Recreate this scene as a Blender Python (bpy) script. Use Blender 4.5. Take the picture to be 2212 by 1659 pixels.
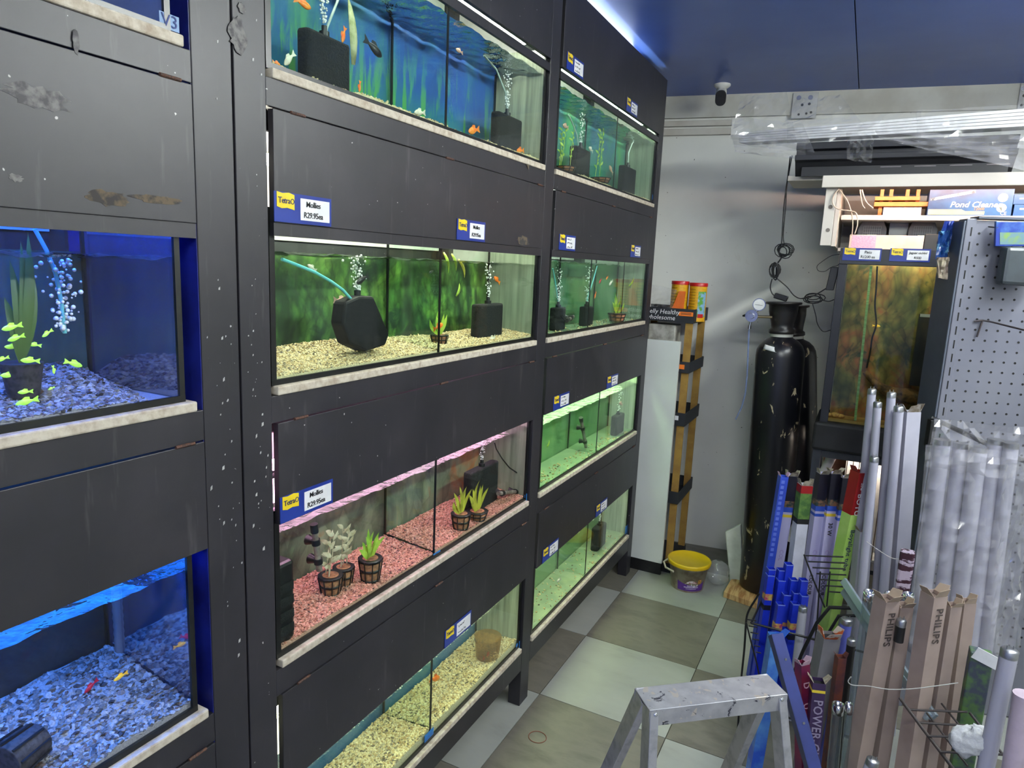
import bpy, bmesh, math, random
from mathutils import Vector, Matrix
random.seed(11)
scene = bpy.context.scene
COL = scene.collection
for o in list(bpy.data.objects): bpy.data.objects.remove(o)

# ------------------------------------------------------------------ camera
IW, IH, FPX = 2212.0, 1659.0, 1473.85
CAM = Vector((0.9919, 0.0, 1.6515))
RT = Vector((0.88740, 0.45903, 0.04260)); UP = Vector((-0.11607, 0.13303, 0.98429)); FW = Vector((-0.44615, 0.87841, -0.17133))
cam_d = bpy.data.cameras.new('camera'); cam = bpy.data.objects.new('camera', cam_d); COL.objects.link(cam)
cam.matrix_world = Matrix(((RT.x, UP.x, -FW.x, CAM.x), (RT.y, UP.y, -FW.y, CAM.y), (RT.z, UP.z, -FW.z, CAM.z), (0, 0, 0, 1)))
cam_d.sensor_width = 36.0; cam_d.lens = FPX / IW * 36.0; cam_d.clip_start = 0.02; cam_d.clip_end = 60
scene.camera = cam
# ------------------------------------------------------------------ world, exposure
world = bpy.data.worlds.new('world'); scene.world = world; world.use_nodes = True
wb = world.node_tree.nodes['Background']; wb.inputs[0].default_value = (0.42, 0.52, 1.0, 1); wb.inputs[1].default_value = 0.66
scene.view_settings.view_transform = 'Standard'; scene.view_settings.look = 'None'
scene.view_settings.gamma = 1.0; scene.view_settings.exposure = 0.0; scene.view_settings.use_curve_mapping = False
ROOM_LIGHT = 64.0     # shop ceiling fittings
TANK_LIGHT = 1.0      # multiplies every aquarium tube
try:
    scene.cycles.max_bounces = 5; scene.cycles.diffuse_bounces = 2; scene.cycles.glossy_bounces = 2
    scene.cycles.transmission_bounces = 4; scene.cycles.transparent_max_bounces = 14
    scene.cycles.caustics_reflective = False; scene.cycles.caustics_refractive = False
    scene.cycles.use_denoising = True; scene.cycles.use_light_tree = False; scene.cycles.use_adaptive_sampling = True; scene.cycles.adaptive_threshold = 0.05; scene.cycles.sample_clamp_indirect = 4.0
except Exception: pass

# ------------------------------------------------------------------ pixel helpers (photo pixel + one known plane -> world point)
def ray(px, py): return FW + RT * ((px - IW / 2) / FPX) - UP * ((py - IH / 2) / FPX)
def at_x(px, py, x): d = ray(px, py); return CAM + d * ((x - CAM.x) / d.x)
def at_y(px, py, y): d = ray(px, py); return CAM + d * ((y - CAM.y) / d.y)
def at_z(px, py, z): d = ray(px, py); return CAM + d * ((z - CAM.z) / d.z)

# ------------------------------------------------------------------ materials
def rgba(c): return (c[0], c[1], c[2], 1.0)
def lin(r, g, b):
    f = lambda v: (v / 255 / 12.92) if v / 255 <= 0.04045 else ((v / 255 + 0.055) / 1.055) ** 2.4
    return (f(r), f(g), f(b))
class NT:
    def __init__(s, name):
        s.m = bpy.data.materials.new(name); s.m.use_nodes = True; s.t = s.m.node_tree
        s.b = s.t.nodes['Principled BSDF']; s.o = s.t.nodes['Material Output']
    def n(s, typ, **kw):
        nd = s.t.nodes.new(typ)
        for k, v in kw.items():
            if k.startswith('i_'):
                nd.inputs[k[2:].replace('_', ' ')].default_value = v
            else: setattr(nd, k, v)
        return nd
    def l(s, a, ao, b, bi): s.t.links.new(a.outputs[ao], b.inputs[bi])
    def coord(s, which='Object', scale=(1, 1, 1), loc=(0, 0, 0)):
        c = s.n('ShaderNodeTexCoord'); mp = s.n('ShaderNodeMapping')
        mp.inputs['Scale'].default_value = scale; mp.inputs['Location'].default_value = loc
        s.l(c, which, mp, 'Vector'); return mp
    def noise(s, mp, scale, detail=4.0, rough=0.55, dist=0.0):
        n = s.n('ShaderNodeTexNoise'); n.inputs['Scale'].default_value = scale; n.inputs['Detail'].default_value = detail
        n.inputs['Roughness'].default_value = rough; n.inputs['Distortion'].default_value = dist
        s.l(mp, 'Vector', n, 'Vector'); return n
    def ramp(s, src, out, stops, interp='LINEAR'):
        r = s.n('ShaderNodeValToRGB'); r.color_ramp.interpolation = interp
        e = r.color_ramp.elements
        while len(e) < len(stops): e.new(0.5)
        for k, (p, c) in enumerate(stops):
            e[k].position = p; e[k].color = rgba(c) if len(c) == 3 else c
        s.l(src, out, r, 'Fac'); return r
    def mix(s, fac, a, b, blend='MIX'):
        mx = s.n('ShaderNodeMix', data_type='RGBA', blend_type=blend)
        for key, v in ((0, fac), (6, a), (7, b)):
            if isinstance(v, tuple) and len(v) == 2 and hasattr(v[0], 'outputs'): s.t.links.new(v[0].outputs[v[1]], mx.inputs[key])
            elif key == 0: mx.inputs[0].default_value = v
            else: mx.inputs[key].default_value = rgba(v)
        return mx
    def bump(s, src, out, strength=0.3, dist=0.01):
        b = s.n('ShaderNodeBump'); b.inputs['Strength'].default_value = strength; b.inputs['Distance'].default_value = dist
        s.l(src, out, b, 'Height'); s.l(b, 'Normal', s.b, 'Normal'); return b
    def set(s, **kw):
        for k, v in kw.items(): s.b.inputs[k.replace('_', ' ')].default_value = v
        return s
MATS = {}
def mat(name, col, rough=0.5, metal=0.0, col2=None, scale=20.0, lo=0.42, hi=0.62, bump=0.0, stretch=(1, 1, 1), emit=None, es=0.0, spec=0.5, coat=0.0, island=0.0):
    if name in MATS: return MATS[name]
    t = NT(name); t.set(Roughness=rough, Metallic=metal)
    t.b.inputs['Specular IOR Level'].default_value = spec
    t.b.inputs['Base Color'].default_value = rgba(col)
    if coat: t.b.inputs['Coat Weight'].default_value = coat
    mp = t.coord('Object', stretch); n = t.noise(mp, scale)
    c2 = col2 if col2 else tuple(min(1, v * 0.86) for v in col)
    r = t.ramp(n, 'Fac', [(lo, col), (hi, c2)]); t.l(r, 'Color', t.b, 'Base Color')
    if island:
        g = t.n('ShaderNodeNewGeometry'); hs = t.n('ShaderNodeMapRange'); hs.inputs[3].default_value = 1 - island; hs.inputs[4].default_value = 1 + island
        t.l(g, 'Random Per Island', hs, 0)
        mx = t.n('ShaderNodeVectorMath', operation='SCALE'); t.l(r, 'Color', mx, 0); t.t.links.new(hs.outputs[0], mx.inputs['Scale'])
        t.l(mx, 'Vector', t.b, 'Base Color')
    if bump: t.bump(n, 'Fac', bump, 0.005)
    if emit:
        t.b.inputs['Emission Color'].default_value = rgba(emit); t.b.inputs['Emission Strength'].default_value = es
    MATS[name] = t.m; return t.m
def clear(name, tint=(0.93, 0.98, 0.95), ior=1.45, rough=0.02, boost=1.0, film=None, film_amt=0.0, bump=0.0, bscale=30.0, tir=False, streak=(60, 60, 3)):
    """thin clear sheet: fresnel mix of a mirror and a tinted see-through, optional milky film"""
    if name in MATS: return MATS[name]
    t = NT(name); t.t.nodes.remove(t.b)
    tr = t.n('ShaderNodeBsdfTransparent'); tr.inputs[0].default_value = rgba(tint)
    gl = t.n('ShaderNodeBsdfGlossy'); gl.inputs['Roughness'].default_value = rough; gl.inputs['Color'].default_value = (1, 1, 1, 1)
    fr = t.n('ShaderNodeFresnel'); fr.inputs['IOR'].default_value = ior
    if not tir:      # a thin sheet reflects alike from both sides
        ge = t.n('ShaderNodeNewGeometry'); mr0 = t.n('ShaderNodeMapRange'); mr0.inputs[3].default_value = ior; mr0.inputs[4].default_value = 1.0 / ior
        t.l(ge, 'Backfacing', mr0, 0); t.t.links.new(mr0.outputs[0], fr.inputs['IOR'])
    mp = t.coord('Object')
    fac, fo = fr, 'Fac'
    if boost != 1.0:
        mm = t.n('ShaderNodeMath', operation='MULTIPLY', use_clamp=True); t.l(fr, 'Fac', mm, 0); mm.inputs[1].default_value = boost; fac, fo = mm, 'Value'
    if bump:
        nz = t.noise(mp, bscale, 3.0); bp = t.n('ShaderNodeBump'); bp.inputs['Strength'].default_value = bump; bp.inputs['Distance'].default_value = 0.01
        t.l(nz, 'Fac', bp, 'Height'); t.l(bp, 'Normal', gl, 'Normal'); t.l(bp, 'Normal', fr, 'Normal')
    base = tr
    if film:
        df = t.n('ShaderNodeBsdfDiffuse'); df.inputs['Color'].default_value = rgba(film)
        mp2 = t.coord('Object', streak); nz2 = t.noise(mp2, 1.0, 5.0, 0.6)
        mr = t.n('ShaderNodeMapRange'); mr.inputs[1].default_value = 0.3; mr.inputs[2].default_value = 0.75
        mr.inputs[3].default_value = film_amt * 0.55; mr.inputs[4].default_value = min(1.0, film_amt * 1.35); t.l(nz2, 'Fac', mr, 0)
        m0 = t.n('ShaderNodeMixShader'); t.t.links.new(mr.outputs[0], m0.inputs[0]); t.l(tr, 0, m0, 1); t.l(df, 0, m0, 2); base = m0
    ms = t.n('ShaderNodeMixShader'); t.t.links.new(fac.outputs[fo], ms.inputs[0]); t.l(base, 0, ms, 1); t.l(gl, 0, ms, 2); t.l(ms, 0, t.o, 'Surface')
    MATS[name] = t.m; return t.m
def glow(name, col, strength):
    if name in MATS: return MATS[name]
    t = NT(name); t.set(Roughness=0.4); t.b.inputs['Base Color'].default_value = (0.8, 0.8, 0.8, 1)
    t.b.inputs['Emission Color'].default_value = rgba(col); t.b.inputs['Emission Strength'].default_value = strength
    MATS[name] = t.m; return t.m

# ------------------------------------------------------------------ mesh builder, scene tree
OFF = {}
def basis(d, hint=Vector((0, 0, 1))):
    d = Vector(d).normalized()
    if abs(d.dot(hint)) > 0.98: hint = Vector((1, 0, 0))
    a = hint.cross(d).normalized(); b = d.cross(a); return a, b, d
class MB:
    def __init__(s): s.v, s.f, s.s = [], [], []
    def add(s, vs, fs, smooth=False):
        k = len(s.v); s.v += [Vector(q) for q in vs]
        for f in fs: s.f.append([i + k for i in f]); s.s.append(smooth)
        return s
    def box(s, lo, hi):
        x0, y0, z0 = lo; x1, y1, z1 = hi
        return s.add([(x0, y0, z0), (x1, y0, z0), (x1, y1, z0), (x0, y1, z0), (x0, y0, z1), (x1, y0, z1), (x1, y1, z1), (x0, y1, z1)],
                     [(0, 3, 2, 1), (4, 5, 6, 7), (0, 1, 5, 4), (1, 2, 6, 5), (2, 3, 7, 6), (3, 0, 4, 7)])
    def obox(s, c, ax, ay, az):
        c, ax, ay, az = Vector(c), Vector(ax), Vector(ay), Vector(az)
        vs = [c + ax * i + ay * j + az * k for k in (-.5, .5) for (i, j) in ((-.5, -.5), (.5, -.5), (.5, .5), (-.5, .5))]
        return s.add(vs, [(0, 3, 2, 1), (4, 5, 6, 7), (0, 1, 5, 4), (1, 2, 6, 5), (2, 3, 7, 6), (3, 0, 4, 7)])
    def bar(s, p, q, w, h, hint=(0, 0, 1)):
        p, q = Vector(p), Vector(q); a, b, d = basis(q - p, Vector(hint)); return s.obox((p + q) / 2, a * w, b * h, q - p)
    def quad(s, a, b, c, d, smooth=False): return s.add([a, b, c, d], [(0, 1, 2, 3)], smooth)
    def cyl(s, p, q, r, r2=None, n=16, caps=True, hint=(0, 0, 1)):
        p, q = Vector(p), Vector(q); r2 = r if r2 is None else r2; a, b, d = basis(q - p, Vector(hint)); vs = []
        for (c, rr) in ((p, r), (q, r2)):
            for i in range(n):
                t = 2 * math.pi * i / n; vs.append(c + a * (math.cos(t) * rr) + b * (math.sin(t) * rr))
        s.add(vs, [(i, (i + 1) % n, n + (i + 1) % n, n + i) for i in range(n)], True)
        if caps: s.add(vs, [tuple(range(n - 1, -1, -1)), tuple(range(n, 2 * n))])
        return s
    def tube(s, pts, r, n=6, cap=True):
        pts = [Vector(p) for p in pts]; k = len(s.v); rings = []
        pa = None
        for i, p in enumerate(pts):
            d = (pts[min(i + 1, len(pts) - 1)] - pts[max(i - 1, 0)])
            if d.length < 1e-9: d = Vector((0, 0, 1))
            d.normalize()
            if pa is None: a, b, _ = basis(d)
            else:
                a = (pa - d * pa.dot(d)); a = a.normalized() if a.length > 1e-6 else basis(d)[0]; b = d.cross(a)
            pa = a; rr = r[i] if isinstance(r, (list, tuple)) else r
            rings.append([p + a * (math.cos(2 * math.pi * j / n) * rr) + b * (math.sin(2 * math.pi * j / n) * rr) for j in range(n)])
        vs = [v for g in rings for v in g]
        fs = [(i * n + j, i * n + (j + 1) % n, (i + 1) * n + (j + 1) % n, (i + 1) * n + j) for i in range(len(pts) - 1) for j in range(n)]
        s.add(vs, fs, True)
        if cap: s.add(vs, [tuple(range(n - 1, -1, -1)), tuple(range(len(vs) - n, len(vs)))])
        return s
    def lathe(s, prof, o=(0, 0, 0), d=(0, 0, 1), n=24, sx=1.0):
        o = Vector(o); a, b, d = basis(d, Vector((0, 1, 0))); vs = []
        for (r, z) in prof:
            for i in range(n):
                t = 2 * math.pi * i / n; vs.append(o + d * z + a * (math.cos(t) * r * sx) + b * (math.sin(t) * r))
        m = len(prof)
        s.add(vs, [(j * n + i, j * n + (i + 1) % n, (j + 1) * n + (i + 1) % n, (j + 1) * n + i) for j in range(m - 1) for i in range(n)], True)
        if prof[0][0] > 1e-5: s.add(vs[:n], [tuple(range(n - 1, -1, -1))])
        if prof[-1][0] > 1e-5: s.add(vs[-n:], [tuple(range(n))])
        return s
    def ell(s, c, r, nu=12, nv=8, ax=None):
        c = Vector(c); r = (r, r, r) if not isinstance(r, (tuple, list)) else r
        A = ax or (Vector((1, 0, 0)), Vector((0, 1, 0)), Vector((0, 0, 1))); vs = [c - A[2] * r[2]]
        for j in range(1, nv):
            t = math.pi * j / nv - math.pi / 2
            for i in range(nu):
                u = 2 * math.pi * i / nu
                vs.append(c + A[0] * (math.cos(u) * math.cos(t) * r[0]) + A[1] * (math.sin(u) * math.cos(t) * r[1]) + A[2] * (math.sin(t) * r[2]))
        vs.append(c + A[2] * r[2]); L = len(vs) - 1
        fs = [(0, 1 + (i + 1) % nu, 1 + i) for i in range(nu)]
        for j in range(nv - 2):
            for i in range(nu): fs.append((1 + j * nu + i, 1 + j * nu + (i + 1) % nu, 1 + (j + 1) * nu + (i + 1) % nu, 1 + (j + 1) * nu + i))
        fs += [(L, 1 + (nv - 2) * nu + i, 1 + (nv - 2) * nu + (i + 1) % nu) for i in range(nu)]
        return s.add(vs, fs, True)
    def prism(s, poly, o, ax, ay, az):
        """polygon in (ax, ay) at o, extruded by az"""
        o, ax, ay, az = Vector(o), Vector(ax), Vector(ay), Vector(az); n = len(poly)
        vs = [o + ax * x + ay * y for x, y in poly] + [o + ax * x + ay * y + az for x, y in poly]
        return s.add(vs, [tuple(range(n - 1, -1, -1)), tuple(range(n, 2 * n))] + [(i, (i + 1) % n, n + (i + 1) % n, n + i) for i in range(n)])
    def sheet(s, fn, nu, nv, smooth=True):
        vs = [fn(i / nu, j / nv) for j in range(nv + 1) for i in range(nu + 1)]
        return s.add(vs, [(j * (nu + 1) + i, j * (nu + 1) + i + 1, (j + 1) * (nu + 1) + i + 1, (j + 1) * (nu + 1) + i) for j in range(nv) for i in range(nu)], smooth)
    def mesh(s, name, off=Vector((0, 0, 0)), fix=True):
        me = bpy.data.meshes.new(name); me.from_pydata([tuple(v - off) for v in s.v], [], s.f)
        me.polygons.foreach_set('use_smooth', s.s); me.update()
        if fix:
            bm = bmesh.new(); bm.from_mesh(me); bmesh.ops.recalc_face_normals(bm, faces=bm.faces); bm.to_mesh(me); bm.free()
        return me
    def build(s, name, m, parent=None, bevel=0.0, fix=True, weld=False, thick=0.0, label=None):
        off = OFF.get(parent, Vector((0, 0, 0)))
        me = s.mesh(name, off, fix); o = bpy.data.objects.new(name, me); COL.objects.link(o)
        if m: me.materials.append(m)
        if parent: o.parent = parent
        OFF[o] = off.copy()
        if thick:
            md = o.modifiers.new('thickness', 'SOLIDIFY'); md.thickness = thick; md.offset = 0
        if bevel:
            md = o.modifiers.new('bevel', 'BEVEL'); md.width = bevel; md.segments = 2; md.limit_method = 'ANGLE'
        if label: o['label'] = label
        return o
    def solo(s, name, m, label, cat, group=None, bevel=0.0, kind=None, fix=True, thick=0.0):
        """a thing that is one mesh, its origin at the middle of its base"""
        xs = [v.x for v in s.v]; ys = [v.y for v in s.v]; zs = [v.z for v in s.v]
        b = Vector(((min(xs) + max(xs)) / 2, (min(ys) + max(ys)) / 2, min(zs)))
        me = s.mesh(name, b, fix); o = bpy.data.objects.new(name, me); COL.objects.link(o); o.location = b
        if m: me.materials.append(m)
        OFF[o] = b
        if thick:
            md = o.modifiers.new('thickness', 'SOLIDIFY'); md.thickness = thick; md.offset = 0
        if bevel:
            md = o.modifiers.new('bevel', 'BEVEL'); md.width = bevel; md.segments = 2; md.limit_method = 'ANGLE'
        return tag(o, label, cat, group, kind)
def tag(o, label=None, cat=None, group=None, kind=None):
    if label: o['label'] = label
    if cat: o['category'] = cat
    if group: o['group'] = group
    if kind: o['kind'] = kind
    return o
def thing(name, label, cat, loc, group=None):
    o = bpy.data.objects.new(name, None); COL.objects.link(o); o.location = Vector(loc); o.empty_display_size = 0.05
    OFF[o] = Vector(loc); return tag(o, label, cat, group)
def struct(mb, name, m, fix=True, **kw):
    o = mb.build(name, m, None, fix=fix, **kw); o['kind'] = 'structure'; return o
def words(s, size, m, parent, o, ax, ay, name='lettering', align='CENTER', depth=0.0006, shear=0.0, space=1.0, bold=0.0):
    """flat lettering: built-in font, baseline from o along ax, up ay"""
    cu = bpy.data.curves.new('lettering', 'FONT'); cu.body = s; cu.size = size; cu.align_x = align; cu.align_y = 'CENTER'
    cu.extrude = depth / 2; cu.shear = shear; cu.space_character = space; cu.resolution_u = 2; cu.offset = bold
    t = bpy.data.objects.new('tmp', cu); COL.objects.link(t)
    dg = bpy.context.evaluated_depsgraph_get(); me = bpy.data.meshes.new_from_object(t.evaluated_get(dg)); me.name = name
    bpy.data.objects.remove(t); bpy.data.curves.remove(cu)
    ax, ay = Vector(ax).normalized(), Vector(ay).normalized(); az = ax.cross(ay)
    off = OFF.get(parent, Vector((0, 0, 0))); o = Vector(o) - off + az * depth
    me.transform(Matrix(((ax.x, ay.x, az.x, o.x), (ax.y, ay.y, az.y, o.y), (ax.z, ay.z, az.z, o.z), (0, 0, 0, 1))))
    me.materials.clear(); me.materials.append(m)
    ob = bpy.data.objects.new(name, me); COL.objects.link(ob); ob.parent = parent; OFF[ob] = off.copy(); return ob
V = Vector
X_, Y_, Z_ = V((1, 0, 0)), V((0, 1, 0)), V((0, 0, 1))
import numpy as np
# ------------------------------------------------------------------ common materials
def paint_black():
    t = NT('black_paint'); t.set(Roughness=0.42); g = t.n('ShaderNodeNewGeometry')
    mp = t.n('ShaderNodeMapping'); t.l(g, 'Position', mp, 'Vector')
    n1 = t.noise(mp, 5.0, 6.0, 0.6); base = t.ramp(n1, 'Fac', [(0.3, lin(28, 28, 33)), (0.55, lin(37, 36, 41)), (0.75, lin(46, 44, 49))])
    n2 = t.noise(mp, 75.0, 2.0, 0.5); chips = t.ramp(n2, 'Fac', [(0.755, (0, 0, 0)), (0.775, (1, 1, 1))])
    mp2 = t.n('ShaderNodeMapping'); mp2.inputs['Scale'].default_value = (1, 1, 0.12); t.l(g, 'Position', mp2, 'Vector')
    n3 = t.noise(mp2, 34.0, 4.0, 0.65); drips = t.ramp(n3, 'Fac', [(0.60, (0, 0, 0)), (0.80, (0.32, 0.32, 0.32))])
    m1 = t.mix((drips, 'Color'), (base, 'Color'), lin(112, 108, 108)); m2 = t.mix((chips, 'Color'), (m1, 2), lin(176, 174, 172))
    t.t.links.new(m2.outputs[2], t.b.inputs['Base Color']); t.bump(n1, 'Fac', 0.12, 0.004); MATS['black_paint'] = t.m; return t.m
BLACK = paint_black()
BLK = mat('black_plastic', lin(20, 20, 22), 0.38, col2=lin(28, 28, 30), scale=30)
SPONGE = mat('black_foam', lin(17, 18, 20), 0.95, col2=lin(30, 31, 33), scale=240, bump=0.6)
WHITE = mat('white_gloss', lin(225, 225, 220), 0.4, col2=lin(212, 212, 206), scale=6)
CHROME = mat('chrome', (0.75, 0.76, 0.78), 0.18, 1.0)
STEEL = mat('dull_steel', (0.42, 0.43, 0.45), 0.38, 1.0, col2=(0.33, 0.34, 0.36), scale=40)
RUST = mat('rusty_iron', lin(92, 60, 46), 0.8, col2=lin(46, 38, 36), scale=300, bump=0.3)
SEAL = mat('black_silicone', lin(9, 11, 11), 0.3, col2=lin(16, 20, 19), scale=30)
FOAMSTRIP = mat('polystyrene_strip', lin(196, 188, 172), 0.85, col2=lin(160, 146, 128), scale=60, lo=0.4, hi=0.7, bump=0.25, island=0)
INK = mat('black_ink', lin(18, 18, 22), 0.6); INKW = mat('white_ink', lin(235, 235, 238), 0.6)
WIRE = mat('black_wire', lin(16, 16, 18), 0.45)

# ------------------------------------------------------------------ room shell
def wall_mat():
    t = NT('white_wall_paint'); t.set(Roughness=0.55); g = t.n('ShaderNodeNewGeometry'); mp = t.n('ShaderNodeMapping'); t.l(g, 'Position', mp, 'Vector')
    n1 = t.noise(mp, 2.2, 5.0, 0.6); a = t.ramp(n1, 'Fac', [(0.35, lin(234, 235, 229)), (0.7, lin(224, 225, 219))])
    n2 = t.noise(mp, 4.3, 6.0, 0.7, 0.6); st = t.ramp(n2, 'Fac', [(0.66, (0, 0, 0)), (0.80, (0.3, 0.3, 0.3))])
    n3 = t.noise(mp, 55.0, 1.0); sp = t.ramp(n3, 'Fac', [(0.79, (0, 0, 0)), (0.81, (1, 1, 1))])
    m = t.mix((st, 'Color'), (a, 'Color'), lin(176, 152, 118)); m2 = t.mix((sp, 'Color'), (m, 2), lin(110, 105, 98))
    t.t.links.new(m2.outputs[2], t.b.inputs['Base Color']); n4 = t.noise(mp, 30.0, 3.0); t.bump(n4, 'Fac', 0.05, 0.004); MATS['wall'] = t.m; return t.m
WALL = wall_mat()
def tile_mat(name, stops, sc):
    t = NT(name); t.set(Roughness=0.3); g = t.n('ShaderNodeNewGeometry'); mp = t.n('ShaderNodeMapping'); mp.inputs['Scale'].default_value = (1, 2.4, 1)
    mp.inputs['Rotation'].default_value = (0, 0, 0.5); t.l(g, 'Position', mp, 'Vector')
    n1 = t.noise(mp, sc, 8.0, 0.62, 0.3); a = t.ramp(n1, 'Fac', stops); t.l(a, 'Color', t.b, 'Base Color')
    t.bump(n1, 'Fac', 0.04, 0.003); return t.m
T_WHITE = tile_mat('pale_tile', [(0.3, lin(156, 159, 153)), (0.6, lin(148, 151, 145)), (0.8, lin(130, 132, 126))], 3.0)
T_GREY = tile_mat('grey_stone_tile', [(0.3, lin(100, 98, 89)), (0.5, lin(114, 111, 101)), (0.72, lin(88, 85, 78))], 4.2)
GROUT = mat('dark_grout', lin(52, 46, 40), 0.9)
ZC = 2.63
WA = math.radians(8.0); WD = V((math.cos(WA), math.sin(WA), 0)); WN = V((math.sin(WA), -math.cos(WA), 0)); W0 = V((-0.135, 4.04, 0))
def on_wall(px, py, gap=0.0):
    d = ray(px, py); t = (W0 - CAM).dot(WN) + gap; return CAM + d * (t / d.dot(WN))
floor = struct(MB().box((-0.6, -3.0, -0.08), (3.0, 4.7, -0.004)), 'floor', GROUT)
tx, ty, tp = 0.0345, 3.2404, 0.5
tmesh = {}
for par, m in ((0, T_WHITE), (1, T_GREY)):
    me = MB().box((0.0015, 0.0015, -0.012), (tp - 0.0015, tp - 0.0015, 0)).mesh('tile'); me.materials.append(m); tmesh[par] = me
for i in range(-2, 6):
    for j in range(-9, 3):
        x0, y0 = tx + i * tp, ty + j * tp
        if x0 < -0.98 or y0 > 4.3: continue
        o = bpy.data.objects.new('tile', tmesh[(i + j) % 2]); COL.objects.link(o); o.parent = floor; o.location = (x0, y0, 0)
struct(MB().obox(W0 + WD * 1.4 - WN * 0.06 + V((0, 0, ZC / 2 + 0.05)), WD * 4.6, WN * 0.12, Z_ * (ZC + 0.1)), 'wall_back', WALL)
struct(MB().box((-0.62, -3.0, 0), (-0.5, 4.05, ZC)), 'wall_left', WALL)
struct(MB().box((3.0, -3.0, 0), (3.12, 4.7, ZC)), 'wall_right', WALL)
CEIL = NT('blue_ceiling_paint'); CEIL.set(Roughness=0.34)
_mp = CEIL.coord('Object'); _n = CEIL.noise(_mp, 1.8, 5.0); _r = CEIL.ramp(_n, 'Fac', [(0.35, lin(66, 96, 182)), (0.7, lin(82, 112, 194))]); CEIL.l(_r, 'Color', CEIL.b, 'Base Color')
CEIL.bump(_n, 'Fac', 0.05, 0.02)
ceiling = struct(MB().box((-0.6, -3.0, ZC + 0.012), (3.0, 4.7, ZC + 0.1)), 'ceiling', GROUT)
jx = at_z(1851, 100, ZC).x
for k in (-2, -1, 0, 1):
    MB().box((max(jx + k * 1.2 + 0.002, -0.6), -3.0, ZC), (min(jx + (k + 1) * 1.2 - 0.002, 3.0), 4.7, ZC + 0.011)).build('ceiling_board', CEIL.m, ceiling)
# plastered header above the trunking and two runs of white cable trunking
zt = on_wall(1500, 205).z; zb_ = on_wall(1500, 256).z
struct(MB().obox(W0 + WD * 1.3 + WN * 0.011 + Z_ * ((ZC + zb_) / 2), WD * 4.0, WN * 0.022, Z_ * (ZC - zb_)), 'trim_1', mat('header_plaster', lin(206, 205, 196), 0.6, col2=lin(190, 187, 176), scale=5))
TRK = mat('trunking_plastic', lin(200, 197, 188), 0.45, col2=lin(184, 178, 168), scale=4)
for k, (ya, yb) in enumerate(((262, 274), (279, 293))):
    za, zc = on_wall(1500, ya).z, on_wall(1500, yb).z; e = on_wall(1581, 268); L = (e - W0).dot(WD) + 0.5
    struct(MB().obox(W0 + WD * (L / 2 - 0.5) + WN * 0.012 + Z_ * ((za + zc) / 2), WD * L, WN * 0.024, Z_ * (za - zc)), 'trim_%d' % (k + 2), TRK, bevel=0.002)

# ------------------------------------------------------------------ shop ceiling fittings (out of frame, above and behind the photographer)
def ceiling_fitting(c, along, ln, label, k=1.0, col=(0.95, 1.0, 0.96)):
    c = V(c); a = V(along).normalized(); s = a.cross(Z_)
    t = thing('ceiling_light', label, 'ceiling light', (c.x, c.y, ZC - 0.07), 'shop ceiling lights')
    MB().obox(c + Z_ * (ZC - 0.02), a * ln, s * 0.16, Z_ * 0.04).build('housing', WHITE, t, bevel=0.004)
    for sd in (-0.04, 0.04):
        MB().cyl(c + s * sd + a * (ln / 2 - 0.03) + Z_ * (ZC - 0.057), c + s * sd - a * (ln / 2 - 0.03) + Z_ * (ZC - 0.057), 0.014, n=10).build('lamp_tube', glow('ceiling_tube_%.2f' % k, col, ROOM_LIGHT * k * 1.6), t)
ceiling_fitting((2.02, 2.15, 0), (0, 1, 0), 1.5, 'long white twin tube ceiling light above the shelving', 2.1)
ceiling_fitting((1.3, 0.25, 0), (1, 0, 0), 1.2, 'white twin tube ceiling light over the photographer', 1.0)
ceiling_fitting((1.6, -1.4, 0), (1, 0, 0), 1.2, 'white twin tube ceiling light behind the photographer', 1.0)

# ------------------------------------------------------------------ aquarium racks
ZL = [1.964, 1.383, 0.804, 0.226]                 # underside of the foam strip, row by row
ZB = [2.312, 1.711, 1.119, 0.522]                 # lower edge of the flap over each tank
ZT = [2.58, 1.914, 1.329, 0.745]                  # hinge line of each flap
rackB = thing('aquarium_rack', 'long black painted timber rack with two columns of four lit fish tanks', 'rack', (-0.21, 2.2, 0))
rackA = thing('aquarium_rack', 'near black painted timber rack with blue lit fish tanks at the left edge', 'rack', (-0.21, 0.2, 0))
XB = -0.42
LINER = mat('white_reflector_board', lin(238, 238, 234), 0.6)
BLUESIDE = mat('blue_glow_side', lin(24, 34, 120), 0.4, col2=lin(14, 20, 84), scale=12)  # blue tank glow on the post's side, put into the panel colour
def post(rk, y0, y1, m=BLACK):
    MB().box((-0.05, y0, 0), (0, y1, 2.58)).build('post', m, rk, bevel=0.0015)
    MB().box((XB, y0, 0), (XB + 0.05, y1, 2.58)).build('post', m, rk)
post(rackA, 0.784, 0.862); post(rackA, -0.44, -0.37)
post(rackB, 0.866, 0.936); post(rackB, 2.131, 2.202); post(rackB, 3.43, 3.50)
BAYS = [(rackA, -0.368, 0.782, -0.368), (rackB, 0.95, 2.129, 0.936), (rackB, 2.222, 3.428, 2.203)]
GLARE = {}
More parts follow.
